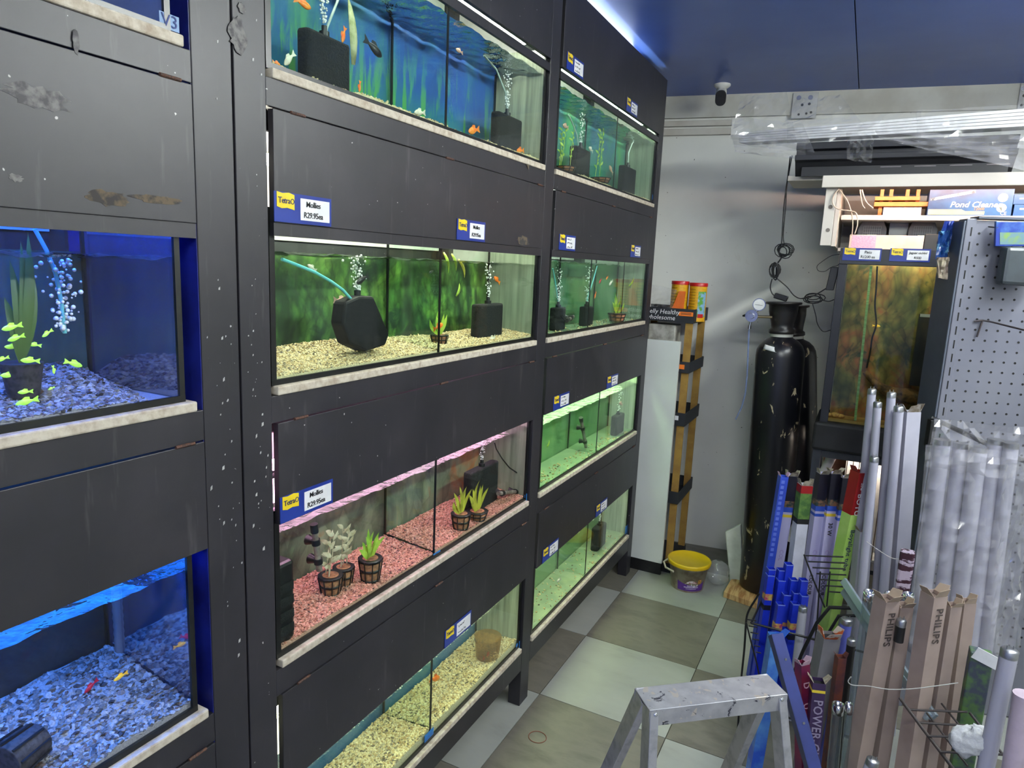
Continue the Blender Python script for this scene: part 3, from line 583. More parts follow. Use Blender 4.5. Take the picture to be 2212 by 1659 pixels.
fish((245, 1471), (277, 1451), -0.13, F_YE, 'yellow fish over the deep blue lit pebbles'); fish((182, 1498), (212, 1466), -0.16, F_RD, 'dull red fish over the deep blue lit pebbles'); fish((325, 1434), (288, 1447), -0.17, F_GY, 'slate blue fish in the back corner of the deep blue tank')
o = 'orange fish %s in the blue weed backdrop tank'
fish((672, 18), (634, -4), -0.06, F_OR, o % 'at the upper left'); fish((739, 92), (746, 58), -0.11, F_OR, o % 'swimming down beside the left black filter'); fish((776, 199), (778, 174), -0.06, F_OR, o % 'pointing down near the gravel')
fish((1012, 284), (1036, 279), -0.06, F_OR, o % 'right of the divider'); fish((1116, 326), (1132, 325), -0.05, F_OR, o % 'low beside the right filter'); fish((606, 141), (588, 132), -0.03, F_OR, o % 'resting in the left corner')
fish((825, 123), (786, 82), -0.07, F_BK, 'black fish with pale tail in the top middle tank'); fish((614, 140), (637, 114), -0.06, F_WH, 'white fish in the lower left of the top middle tank'); fish((895, 243), (919, 244), -0.06, F_WH, 'white fish near the gravel of the top middle tank'); fish((985, 106), (1000, 115), -0.08, F_PK, 'small pale fish just right of the top tank divider')
o = '%s fish %s the leafy backdrop'
fish((664, 572), (684, 585), -0.07, F_WH, o % ('white', 'beside the blue air hose before')); fish((770, 612), (797, 594), -0.07, F_BK, o % ('black', 'under the bubbles before')); fish((752, 650), (720, 648), -0.08, F_PK, o % ('pale pink', 'left of the tilted filter before'))
fish((927, 590), (938, 584), -0.08, F_BK, o % ('tiny dark', 'left of the divider before')); fish((1067, 598), (1080, 612), -0.06, F_OR, o % ('orange', 'above the right filter before')); fish((957, 700), (936, 712), -0.03, F_OR, o % ('orange', 'by the potted plant before'))
fish((1056, 738), (1070, 728), -0.05, F_WH, o % ('white', 'on the gravel right of the divider before'), None, 0.22)
fish((628, 1382), (604, 1369), -0.025, F_BK, 'black fish in the near corner of the pink lit tank', None, 0.2); fish((640, 1362), (630, 1378), -0.04, F_OR, 'orange fish beside the black fish on pink gravel', None, 0.22); fish((712, 1312), (721, 1300), -0.05, F_BK, 'small black fish over the pink gravel')
fish((950, 1464), (928, 1468), -0.09, F_OR, 'orange fish at the divider of the plain blue backed tank'); fish((848, 1648), (858, 1630), -0.05, F_PK, 'pale fish on the golden gravel left of the divider')
o = '%s fish in the far %s'
for nse, tl, x, m, lb in [((1216, 270), (1228, 276), -0.05, F_PK, o % ('pale', 'two filter tank near its left end')), ((1316, 358), (1324, 376), -0.05, F_PK, o % ('cream', 'two filter tank beside the divider')), ((1272, 318), (1281, 328), -0.05, F_WH, o % ('white', 'two filter tank right of the near filter')),
                          ((1294, 612), (1300, 602), -0.06, F_RD, o % ('red', 'pale green tank left of the pair')), ((1309, 604), (1314, 597), -0.06, F_OR, o % ('orange', 'pale green tank right of the pair')), ((1316, 616), (1324, 606), -0.06, F_WH, o % ('white', 'pale green tank beside the red and orange pair')), ((1284, 645), (1288, 630), -0.08, F_OR, o % ('orange', 'pale green tank by the first divider')),
                          ((1338, 870), (1345, 874), -0.05, F_PK, o % ('pale', 'green tank beside the filter')), ((1203, 1256), (1212, 1250), -0.05, F_WH, o % ('silver', 'bare tank near the front')), ((1240, 1235), (1248, 1230), -0.08, F_OR, o % ('tiny orange', 'bare tank'))]: fish(nse, tl, x, m, lb)

# ------------------------------------------------------------------ filters, bubbles, hoses, heaters
def rblock(c, sx, sy, r=0.35, n=6):
    """upright block with rounded plan corners"""
    pts = []
    for q, (sx_, sy_) in enumerate(((1, 1), (-1, 1), (-1, -1), (1, -1))):
        rr = r * min(sx, sy)
        for i in range(n + 1):
            th = math.pi / 2 * (q + i / n); pts.append(((sx / 2 - rr) * sx_ + rr * math.cos(th), (sy / 2 - rr) * sy_ + rr * math.sin(th)))
    return pts
BUB = mat('air_bubbles', (0.95, 0.97, 0.97), 0.12, spec=0.9)
HOSE = mat('aqua_hose', lin(120, 205, 205), 0.35, col2=lin(90, 190, 200), scale=10); HOSE_W = mat('clear_hose', lin(196, 214, 208), 0.3)
def bubbles(c, z1, label, n=70, sp=0.010, size=0.0026):
    mb = MB(); rng = random.Random(int(c[1] * 1000))
    for i in range(n):
        f = rng.random(); z = c[2] + (z1 - c[2]) * f; w = sp * (0.5 + f)
        mb.ell((c[0] + rng.gauss(0, w * .5), c[1] + rng.gauss(0, w * .55), z), size * rng.uniform(0.4, 1.3), 6, 4)
    return mb.solo('air_bubbles', BUB, label, 'bubbles', kind='stuff')
def filter_block(l, t, r, b, x, label, ri, bub=None, hose=None, hm=HOSE_W, dep=0.034):
    """black sponge filter from its pixel box at depth x"""
    p0, p1 = at_x(l, (t + b) / 2, x), at_x(r, (t + b) / 2, x); zt = at_x((l + r) / 2, t, x).z; zb = zb0(ri) + 0.001
    w = p1.y - p0.y; c = V((x, (p0.y + p1.y) / 2, zb)); th = thing('sponge_filter', label, 'filter', c, 'black tank filters')
    MB().prism(rblock(c, dep, w), c, X_, Y_, Z_ * (zt - zb)).build('sponge', SPONGE, th, bevel=min(0.006, w * .12))
    MB().cyl(c + Z_ * (zt - zb), c + Z_ * (zt - zb + 0.010), 0.011, n=12).cyl(c + Z_ * (zt - zb + .008), c + Z_ * (zt - zb + 0.022), 0.006, n=10).build('outlet', BLK, th)
    if bub: bubbles((c.x, c.y, zt + 0.02), bub[0], bub[1])
    if hose: MB().tube([at_x(px, py, x - 0.01) for px, py in hose], 0.0028, 6).build('air_hose', hm, th)
    return th
filter_block(651, 79, 747, 193, -0.10, 'big black filter at the left of the top middle tank', 0, (2.25, 'bubbles rising from the left filter of the top middle tank'), [(702, 82), (706, 60), (722, 20), (738, -20)])
filter_block(1067, 250, 1119, 330, -0.09, 'black filter at the right of the top middle tank', 0, (2.255, 'bubbles rising from the right filter of the top middle tank'), [(1096, 250), (1092, 200), (1072, 150), (1045, 120)])
filter_block(1025, 656, 1078, 734, -0.09, 'black filter standing on tan gravel right of the divider', 1, (1.66, 'bubbles rising from the filter right of the divider'))
filter_block(1008, 1008, 1068, 1086, -0.09, 'black filter standing on pink gravel behind potted plants', 2, (1.09, 'bubbles rising above the pink gravel filter'))
filter_block(1236, 320, 1268, 380, -0.08, 'nearer black filter of the far two filter tank', 0, (2.25, 'bubbles above the nearer filter of the far top tank'), [(1250, 320), (1246, 290), (1235, 262), (1228, 248)])
filter_block(1341, 361, 1367, 412, -0.08, 'farther black filter of the far two filter tank', 0, None, [(1356, 361), (1358, 330), (1366, 310), (1381, 296), (1379, 285)])
filter_block(1194, 664, 1215, 706, -0.08, 'black filter at the near end of the far pale green tank', 1, (1.66, 'bubbles at the near end of the far pale green tank'), [(1207, 664), (1204, 640), (1198, 600), (1194, 580)], HOSE)
filter_block(1257, 662, 1275, 706, -0.08, 'black filter by the first divider of the far pale green tank', 1, (1.66, 'bubbles by the first divider of the far pale green tank'), [(1267, 662), (1270, 640), (1280, 610), (1290, 575)], HOSE)
filter_block(1325, 896, 1342, 940, -0.06, 'grey black filter in the far green tank', 2, (1.07, 'bubbles above the filter of the far green tank'))
filter_block(1284, 1136, 1302, 1178, -0.08, 'black filter in the far bare tank', 3, (0.49, 'bubbles above the filter of the far bare tank'), dep=0.04)
# tilted black canister with its blue-green air hose
poly = [(748, 652), (776, 640), (808, 640), (842, 722), (834, 746), (792, 760), (756, 744), (742, 700)]
pts = [at_x(a, b, -0.045) for a, b in poly]; c = sum(pts, V((0, 0, 0))) / 8
th = thing('box_filter', 'tilted black box filter on tan gravel before the leafy backdrop', 'filter', (-0.09, c.y, zb0(1) + 0.02), 'black tank filters')
mb = MB(); n = 8; vs = [V((-0.045, p.y, p.z)) for p in pts] + [V((-0.085, p.y, p.z)) for p in pts]
mb.add(vs, [tuple(range(n)), tuple(range(2 * n - 1, n - 1, -1))] + [(i, (i + 1) % n, n + (i + 1) % n, n + i) for i in range(n)]); mb.build('casing', mat('dull_black_casing', lin(13, 13, 14), 0.6, col2=lin(20, 20, 20), scale=60, spec=.25), th, bevel=0.006)
q = at_x(772, 640, -0.08); MB().cyl(q - Z_ * 0.004, q + Z_ * 0.014, 0.008, n=12).build('outlet', BLK, th)
MB().tube([at_x(a, b, -0.035 - 0.004 * i) for i, (a, b) in enumerate([(609, 560), (640, 572), (680, 588), (715, 608), (740, 626), (757, 645), (766, 656)])], 0.0036, 8).build('air_hose', HOSE, th)
bubbles((q.x, q.y, q.z + 0.015), 1.66, 'bubbles rising from the tilted black filter', 110, 0.016)
# slotted black box at the near end of the pink tank
p0, p1 = at_x(606, 1265, -0.02), at_x(643, 1265, -0.06); th = thing('box_filter', 'slotted black box filter in the near corner of the pink lit tank', 'filter', (-0.06, 0.975, zb0(2) + 0.012), 'black tank filters')
zt = at_x(620, 1203, -0.04).z
MB().box((-0.09, 0.957, zb0(2) + 0.012), (-0.022, 1.012, zt)).build('casing', BLK, th, bevel=0.008)
for k in range(4): MB().box((-0.0225, 0.962, zb0(2) + 0.03 + k * 0.032), (-0.020, 1.007, zb0(2) + 0.05 + k * 0.032)).build('slot_cover', SPONGE, th)
# heaters
def heater(a, b, x, label, ri, cable=None, cups=(0.25, 0.75), col=None, x2=None):
    p, q = at_x(a[0], a[1], x), at_x(b[0], b[1], x if x2 is None else x2); th = thing('aquarium_heater', label, 'heater', (q if q.z < p.z else p), 'tank heaters')
    d = (q - p).normalized()
    MB().cyl(p, q, 0.0075, n=12).build('glass_tube', mat('heater_glass', lin(150, 140, 132), 0.15, col2=lin(110, 98, 92), scale=40), th)
    MB().cyl(p - d * 0.022, p, 0.0095, n=12).build('cap', BLK, th)
    for f in cups:
        m = p + (q - p) * f; MB().cyl(m + X_ * -0.004, m + X_ * -0.026, 0.006, 0.013, n=12).cyl(m - d * .007, m + d * .007, 0.0105, n=12).build('suction_cup', BLK, th)
    if cable: MB().tube([at_x(px, py, x) for px, py in cable], 0.0022, 6).build('cable', WIRE, th)
    return th
heater((680, 1150), (690, 1232), -0.10, 'heater with black suction cups hanging upright in the pink lit tank', 2)
heater((1118, 1062), (1076, 1066), -0.05, 'heater lying on pink gravel with its black cable looping up', 2, [(1120, 1060), (1132, 1050), (1131, 1035), (1118, 1022), (1100, 1010), (1084, 990), (1072, 970), (1068, 955)], (0.1, 0.8))
heater((1256, 910), (1266, 968), -0.09, 'white tipped heater leaning in the far green tank', 2); heater((1228, 690), (1238, 684), -0.05, 'small dark heater on the floor of the far pale green tank', 1, [(1224, 692), (1218, 690), (1212, 683)], (0.5,))

# ------------------------------------------------------------------ plants
L_GRN = mat('bright_leaf', lin(186, 212, 80), 0.45, col2=lin(128, 176, 60), scale=30); L_DRY = mat('silvery_leaf', lin(226, 214, 190), 0.5, col2=lin(186, 172, 140), scale=40); L_YEL = mat('yellow_leaf', lin(196, 190, 70), 0.45, col2=lin(150, 140, 50), scale=30)
WOOL = mat('rockwool', lin(168, 116, 82), 0.9, col2=lin(120, 80, 60), scale=90, bump=0.4)
def blade(base, tip, w, curl=0.15, n=6):
    base, tip = V(base), V(tip); d = tip - base; L = d.length; s = d.cross(X_); s = s.normalized() if s.length > 1e-6 else Y_; up = s.cross(d).normalized(); mb = MB(); vs = []
    for i in range(n + 1):
        f = i / n; c = base + d * f + up * (math.sin(f * math.pi) * curl * L); ww = w * math.sin(math.pi * min(1, 0.12 + f * 0.88)) ** 0.8
        vs += [c - s * ww + up * 0.0004, c + up * (ww * .25), c + s * ww + up * 0.0004]
    fs = []
    for i in range(n):
        for k in (0, 1): a = i * 3 + k; fs.append((a, a + 1, a + 4, a + 3))
    mb.add(vs, fs, True); return mb
def plant(px, pt, pb, wpx, ri, bi, label, leaf, style, hpx, nl=8, pot=True, x=None, spread=1.0):
    """potted plant: pot top/bottom pixel rows, pot width in pixels, leaves up to row hpx"""
    zg = zb0(ri) + (0.012 if (bi, ri) in ((1, 2), (1, 1)) else 0.006)
    if x is None:
        g = at_z(px, pb, zg); x = max(xback(bi) + 0.03, min(XF - 0.028, g.x))
    b = at_x(px, pb, x); tp = at_x(px, pt, x); w = abs(at_x(px + wpx / 2, pt, x).y - at_x(px - wpx / 2, pt, x).y); b = V((x, tp.y, max(b.z, zg)))
    h = max(0.02, tp.z - b.z); th = thing('potted_plant' if pot else 'water_plant', label, 'plant', b, 'plants in the tanks')
    r1 = w / 2; r0 = r1 * 0.72
    if pot:
        MB().lathe([(r0 * .93, 0.001), (r1 * .93, h * .93), (r1 * .5, h * .99)], b, n=14).build('rockwool', WOOL, th)
        mb = MB()
        for f in (0.02, 0.45, 0.86): rr = r0 + (r1 - r0) * f; mb.lathe([(rr * .94, h * f), (rr * 1.02, h * f), (rr * 1.03, h * (f + .11)), (rr * .95, h * (f + .11))], b, n=14)
        for i in range(9):
            a = 2 * math.pi * i / 9; u = V((math.cos(a), math.sin(a), 0)); mb.bar(b + u * r0, b + u * r1 + Z_ * h * .95, 0.0022, 0.0022)
        mb.build('net_pot', BLK, th)
    top = b + Z_ * h; H = at_x(px, hpx, x).z - top.z; rng = random.Random(px * 7 + pt)
    if style == 'fan':
        for i in range(nl):
            a = -1 + 2 * (i + .5) / nl; tip = top + V((rng.uniform(-.3, .3) * H * .4, a * H * 0.75 * spread, H * rng.uniform(.7, 1.05) * (1 - .35 * abs(a))))
            blade(top + Y_ * a * r1 * .4, tip, H * 0.10, rng.uniform(-.15, .15)).build('leaf', leaf, th)
    else:
        ns = max(2, nl // 4)
        for s in range(ns):
            q = top + V((rng.uniform(-.4, .4) * r1, rng.uniform(-.6, .6) * r1, 0)); e = q + V((rng.uniform(-.05, .05) * H, rng.uniform(-.22, .22) * H * spread, H * rng.uniform(.75, 1.0)))
            MB().tube([q, (q + e) / 2 + Y_ * rng.uniform(-.04, .04) * H, e], [0.0014, 0.0012, 0.0008], 5).build('stem', leaf, th)
            m = 7 if style == 'stem' else 11; mb = MB()
            for j in range(m):
                f = .2 + .8 * j / (m - 1); c = q + (e - q) * f; sg = 1 if j % 2 else -1; ll = H * (.24 if style == 'stem' else .13)
                t = blade(c, c + V((rng.uniform(-.5, .5) * ll, sg * ll * rng.uniform(.6, 1), ll * rng.uniform(.2, .8))), ll * .22, .1, 4)
                t.build('leaf', leaf, th)
    return th
plant(714, 1240, 1284, 38, 2, 1, 'silvery leaved plant in a tilted net pot, nearest on the pink gravel', L_DRY, 'stem', 1150, 12)
plant(742, 1222, 1265, 32, 2, 1, 'taller silvery leaved potted plant behind the nearest one', L_DRY, 'stem', 1137, 12)
plant(800, 1203, 1254, 34, 2, 1, 'green fern in a black net pot on pink gravel', L_GRN, 'fan', 1142, 9)
plant(996, 1107, 1142, 23, 2, 1, 'yellow leaved plant in a net pot right of the pink tank divider', L_YEL, 'fan', 1046, 6)
plant(1031, 1102, 1122, 24, 2, 1, 'yellow green leaved potted plant beside the pink gravel filter', L_YEL, 'fan', 1040, 7)
plant(949, 722, 745, 22, 1, 1, 'young plant with narrow green leaves in a clear ball on tan gravel', L_GRN, 'fan', 665, 6)
plant(1333, 676, 698, 13, 1, 2, 'bright green plant in a black banded pot in the far pale green tank', L_GRN, 'fan', 632, 7)
plant(1222, 362, 372, 18, 0, 2, 'bushy bright green plant at the near end of the far top tank', L_GRN, 'bush', 262, 14, x=-0.06)
plant(1298, 384, 396, 16, 0, 2, 'tall thin green plant beside the divider of the far top tank', L_GRN, 'bush', 276, 10, x=-0.06, spread=0.7)
for k, (bx, by, tx_, ty_, lb) in enumerate([(985, 640, 992, 612, 'loose green leaf drifting right of the leafy tank divider'), (958, 545, 968, 590, 'green leaf hanging under the water left of the divider'), (990, 560, 1003, 600, 'yellow green leaf hanging under the water right of the divider'), (975, 548, 985, 585, 'narrow leaf floating at the divider'),
                                            (1358, 618, 1368, 596, 'yellow green leaf drifting in the far end of the pale green tank'), (1181, 966, 1186, 950, 'bright leaf at the near end of the far green tank')]):
    blade(at_x(bx, by, -0.06), at_x(tx_, ty_, -0.06), 0.006, .12).solo('drifting_leaf', L_GRN if k != 2 else L_YEL, lb, 'leaf', 'loose leaves', thick=0.0006)
blade(at_x(763, 140, -0.13), at_x(751, -10, -0.13), 0.013, .05).solo('pointed_leaf', mat('pale_leaf', lin(196, 200, 160), 0.6, col2=lin(150, 160, 110), scale=40), 'tall pale pointed leaf beside the left filter of the top tank', 'leaf', thick=0.001)
# long strap leaves and a net pot at the left of the blue shoal tank, net pot lying on the deep blue pebbles
th = thing('water_plant', 'long strap leaved plant in a net pot in the blue shoal tank', 'plant', at_x(52, 850, -0.1), 'plants in the tanks'); b = at_x(52, 855, -0.1)
for (ax, ay) in ((20, 560), (44, 520), (60, 500), (75, 600), (8, 640), (30, 590)): blade(b + Z_ * .05, at_x(ax, ay, -0.11), 0.008, .06).build('leaf', mat('dark_leaf', lin(70, 100, 40), 0.5), th)
MB().lathe([(0.020, 0), (0.028, 0.05)], b, n=14).build('net_pot', mat('netpot_grey', lin(60, 56, 60), 0.6, col2=lin(20, 20, 24), scale=120), th)
p = at_z(40, 1628, zb0(2) + 0.045); p.x = max(-0.2, min(-0.05, p.x)); th = thing('net_pot', 'black net pot lying on its side on deep blue pebbles', 'pot', p)
MB().lathe([(0.030, -0.032), (0.034, 0.032), (0.030, 0.032), (0.004, 0.028)], p, (0.35, -0.93, 0.05), n=18).build('basket', mat('netpot_grey', lin(60, 56, 60), 0.6), th)
for k in range(10):
    a = 2 * math.pi * k / 10; u = V((0, 0, 1)) * math.cos(a) + V((.93, .35, 0)) * math.sin(a); MB().bar(p + u * 0.031 - V((.35, -.93, .05)) * .03, p + u * 0.035 + V((.35, -.93, .05)) * .03, 0.004, 0.003).build('rib', BLK, th)
# grey ribbed uplift tubes in the deep blue tank, air hose and bubbles in the shoal tank
for (ax, lb) in ((258, 'ribbed grey uplift tube nearer the middle of the deep blue tank'), (318, 'ribbed grey uplift tube in the corner of the deep blue tank')):
    a = at_x(ax, 1330, -0.22); MB().lathe([(0.010 if k % 2 else 0.0085, k * 0.008) for k in range(33)], V((-0.225, a.y, zb0(2))), n=10).solo('uplift_tube', mat('grey_pipe', lin(120, 122, 130), 0.5), lb, 'pipe', 'uplift tubes')
MB().tube([at_x(a, b, -0.12) for a, b in ((75, 495), (100, 540), (120, 590), (132, 650), (140, 720))], 0.003, 6).solo('air_hose', HOSE, 'pale blue air hose hanging in the blue shoal tank', 'hose')
q = at_x(140, 720, -0.12); bubbles((q.x, q.y, q.z), 1.63, 'bubbles rising beside the hose in the blue shoal tank', 120, 0.016, 0.003)
# betta in a plastic cup
l, r = at_x(1039, 1400, -0.06), at_x(1067, 1400, -0.06); cy = (l.y + r.y) / 2; zt = at_x(1053, 1375, -0.06).z; th = thing('plastic_cup', 'clear plastic cup holding a red fish on golden gravel', 'cup', (-0.06, cy, zb0(3) + 0.026))
MB().lathe([((r.y - l.y) * .42, 0), ((r.y - l.y) * .5, zt - zb0(3) - .026)], (-0.06, cy, zb0(3) + 0.026), n=18).build('cup_wall', clear('brownish_cup', (0.80, 0.66, 0.46), 1.3, film=lin(150, 120, 80), film_amt=0.35), th)
fish((1060, 1424), (1042, 1428), -0.06, F_RD, 'red fish inside the clear plastic cup', None, 0.3)
# bits of blue tape stuck to the lower glass corners
TAPE = mat('blue_tape', lin(40, 120, 190), 0.5, col2=lin(30, 90, 160), scale=60)
for (l, t, r, b, lb) in ((936, 1197, 950, 1217, 'at the foot of the pink tank divider'), (1133, 1069, 1145, 1084, 'at the far corner of the pink tank'), (917, 1590, 935, 1618, 'at the foot of the plain blue backed tank divider'), (1115, 1392, 1128, 1414, 'at the far corner of the plain blue backed tank'),
                         (1351, 1138, 1357, 1152, 'at the far corner of the far bare tank'), (1409, 420, 1415, 433, 'at the far corner of the far two filter tank')):
    a, c = at_x(l, t, XF + .0005), at_x(r, b, XF + .0005); MB().box((XF + 0.0003, min(a.y, c.y), min(a.z, c.z)), (XF + 0.0016, max(a.y, c.y), max(a.z, c.z))).solo('blue_tape', TAPE, 'blue tape scrap ' + lb, 'tape', 'blue tape scraps')
a, c = at_x(343, 22, XF + .0005), at_x(387, 72, XF + .0005)
th = thing('tank_sticker', 'pale blue sticker marked V3 on the upper left tank', 'sticker', (XF + .001, (a.y + c.y) / 2, c.z)); MB().box((XF + .0003, a.y, c.z), (XF + .0012, c.y, a.z)).build('sticker', mat('teal_sticker', lin(120, 150, 190), 0.5), th)
words('V3', 0.026, mat('blue_ink', lin(30, 50, 110), 0.6), th, (XF + .0014, (a.y + c.y) / 2, (a.z + c.z) / 2), Y_, Z_)

# ------------------------------------------------------------------ price tags on the flaps
TAGBLUE = mat('tag_blue', lin(28, 48, 128), 0.3, col2=lin(34, 56, 140), scale=8); TAGYEL = mat('tag_yellow', lin(238, 208, 40), 0.35); CARD = mat('white_card', lin(232, 233, 236), 0.5); TAGINK = mat('tag_navy_ink', lin(20, 34, 90), 0.5)
def price_tag(o, ax, ay, lines, label, w=0.152, h=0.055, hand=0.0125):
    o, ax, ay = V(o), V(ax).normalized(), V(ay).normalized(); az = ax.cross(ay); th = thing('price_tag', label, 'price tag', o + ax * w / 2, 'price tags')
    MB().obox(o + ax * w / 2 + ay * h / 2 + az * 0.0008, ax * w, ay * h, az * 0.0014).build('backing', TAGBLUE, th)
    fo = o + ax * 0.006 + ay * (h - 0.031) + az * 0.0016
    fl = MB().prism([(0, .004), (.012, .001), (.026, .003), (.044, .0), (.044, .028), (.03, .031), (.014, .029), (0, .031)], fo, ax, ay, az * 0.0006).build('logo_flag', TAGYEL, th)
    words('Tetra', 0.0160, TAGINK, fl, fo + ax * 0.0180 + ay * .0155 + az * .0007, ax, ay, space=0.85)
    rc = fo + ax * .0387 + ay * .0155 + az * .0009; MB().tube([rc + ax * (math.cos(i * .3927) * .0040) + ay * (math.sin(i * .3927) * .0046) for i in range(17)], .0008, 5, False).build('logo_ring', TAGINK, fl)
    co = o + ax * 0.066 + ay * 0.007; MB().obox(co + ax * .040 + ay * .0205 + az * .0018, ax * .080, ay * .041, az * .0008).build('card', CARD, th)
    if isinstance(lines, int):       # too small to read in the photograph: pen strokes only
        r = random.Random(int(o.y * 997 + o.z * 131))
        for k in range(lines):
            for w0, w1 in ((.006, .034), (.038, .054)) if k else ((.006, .046),):
                yk = .041 * (1 - (k + .6) / lines); pts = []; x = w0
                while x < w1: pts.append(co + ax * x + ay * (yk + r.uniform(-.0034, .0042)) + az * .0023); x += r.uniform(.0012, .0026)
                MB().tube(pts, .0007, 4).build('pen_stroke', INK, th)
        return th
    for k, s in enumerate(lines): words(s, hand, INK, th, co + ax * (.034 if len(lines[0]) < 9 else .040) + ay * (.041 * (1 - (k + .52) / len(lines))) + az * .0023, ax, ay, name='handwriting', shear=0.05, space=0.92, bold=0.00008)
    return th
def rtag(px, py, ri, lines, label, hand=0.0125):
    p = at_x(px, py, 0.002); price_tag((0.0022, p.y, ZB[ri] + 0.002), Y_, Z_, lines, label, hand=hand)
rtag(591, 450, 1, ['Mollies', 'R29.95ea'], 'large blue and yellow price tag for mollies at eye level', 0.0155)
rtag(986, 498, 1, ['Mollies', 'R29.95ea'], 'second mollies price tag above the tan gravel divider', 0.0145)
rtag(604, 1100, 2, ['Mollies', 'R29.95ea'], 'mollies price tag above the pink lit tank', 0.0155)
rtag(960, 1380, 3, 2, 'price tag above the plain blue backed tank', 0.0145)
G3 = 3
for px, py, ri, lb in ((1224, 125, 0, 'price tag at the near end of the far top flap'), (1353, 222, 0, 'price tag at the far end of the far top flap'), (1207, 525, 1, 'price tag at the near end of the far eye level flap'), (1362, 540, 1, 'price tag at the far end of the far eye level flap'),
                       (1195, 868, 2, 'price tag at the near end above the far green tank'), (1311, 820, 2, 'price tag at the far end above the far green tank'), (1172, 1190, 3, 'price tag at the near end above the far bare tank'), (1288, 1088, 3, 'price tag at the far end above the far bare tank')):
    rtag(px, py, ri, G3, lb)
# ------------------------------------------------------------------ far corner: white panel, cardboard display stand, bucket
def box_px(l, t, r, b, y, dep, **kw):
    """box whose front face (facing the photographer) fills a pixel box on the plane y"""
    p0, p1 = at_y(l, (t + b) / 2, y), at_y(r, (t + b) / 2, y); z1, z0 = at_y((l + r) / 2, t, y).z, at_y((l + r) / 2, b, y).z
    return (p0.x, y, z0), (p1.x, y + dep, z1)
MELA = mat('white_melamine', lin(214, 218, 216), 0.28, col2=lin(206, 210, 207), scale=3)
yp = 3.545; xr = at_y(1470, 738, yp).x; zpl = at_y(1424, 1217, yp).z
th = thing('melamine_board', 'tall plain white panel on a black plinth at the end of the rack', 'panel', (xr - 0.12, yp, 0))
MB().box((xr - 0.235, yp, zpl), (xr, yp + 0.02, at_y(1430, 735, yp).z)).build('panel', MELA, th, bevel=0.001)
MB().box((xr - 0.235, yp + 0.004, 0), (xr - 0.004, yp + 0.02, zpl)).build('plinth', BLK, th)
CARDB = mat('brown_cardboard', lin(158, 124, 58), 0.75, col2=lin(138, 104, 48), scale=14); TRAY = mat('black_card', lin(24, 27, 33), 0.6, col2=lin(30, 33, 40), scale=10)
ys = 3.60; xs0, xs1 = -0.12, at_y(1500, 680, ys).x; dp = 0.34
st = thing('display_stand', 'brown cardboard display stand with black trays against the end wall', 'display stand', ((xs0 + xs1) / 2, ys + dp / 2, 0))
for (px, py0, py1) in ((1488, 668, 698), (1480, 782, 806), (1467, 892, 920), (1448, 1061, 1087)):
    z1, z0 = at_y(px, py0, ys).z, at_y(px, py1, ys).z; top = py0 == 668
    tr = MB().box((xs0, ys, z0), (xs1, ys + 0.004, z1)).box((xs1 - .004, ys + .004, z0), (xs1, ys + dp, z1)).box((xs0, ys + dp - .004, z0), (xs1 - .004, ys + dp, z1)).box((xs0, ys + .004, z0), (xs1 - .004, ys + dp - .004, z0 + .004)).build('tray', TRAY, st)
    w = xs1 - at_y(px - 32, py0, ys).x
    if top:
        ws = at_y(1404, 680, ys).x
        words('elly Healthy', 0.034, INKW, tr, (ws - 0.004, ys - .0005, z0 + (z1 - z0) * .70), X_, Z_, align='LEFT', shear=.15); words('wholesome', 0.034, INKW, tr, (ws - 0.022, ys - .0005, z0 + (z1 - z0) * .27), X_, Z_, align='LEFT', shear=.15)
    if py0 != 1061:
        a = at_y(px - 21 if top else px - 13, py0 + 5, ys); b = at_y(px + 9 if top else px - 2, py0 + 16, ys)
        stk = MB().box((a.x, ys - .0012, b.z), (b.x, ys - .0002, a.z)).build('sticker', mat('orange_sticker', lin(245, 128, 40), 0.5) if py0 < 800 else CARD, tr)
        if top:
            for q_ in (.32, .62): MB().box((a.x + .010, ys - .0018, b.z + (a.z - b.z) * q_), (b.x - .010, ys - .0013, b.z + (a.z - b.z) * (q_ + .14))).build('print_line', RUST, stk)
ztop = at_y(1488, 699, ys).z
for yy in (ys + .012, ys + dp - .03):
    for x0 in (xs1 - 0.055, xs0 + 0.004): MB().box((x0 + .010, yy, 0.0), (x0 + 0.048, yy + .014, ztop)).build('upright', CARDB, st, bevel=0.001)
MB().box((xs0 + .004, ys + .002, 0.0), (xs1 - .004, ys + dp - .002, 0.05)).build('base_tray', TRAY, st)
# wrapped pack on the second tray, seen above the white panel
lo, hi = box_px(1398, 701, 1477, 783, 3.62, 0.12); hi = (hi[0] - 0.05, hi[1], hi[2])
mb = MB().box(lo, hi); mb.solo('wrapped_pack', mat('crumpled_white_wrap', lin(178, 176, 168), 0.35, col2=lin(130, 128, 120), scale=16, bump=0.8), 'crumpled white wrapped pack showing above the white panel', 'pack', bevel=0.006)
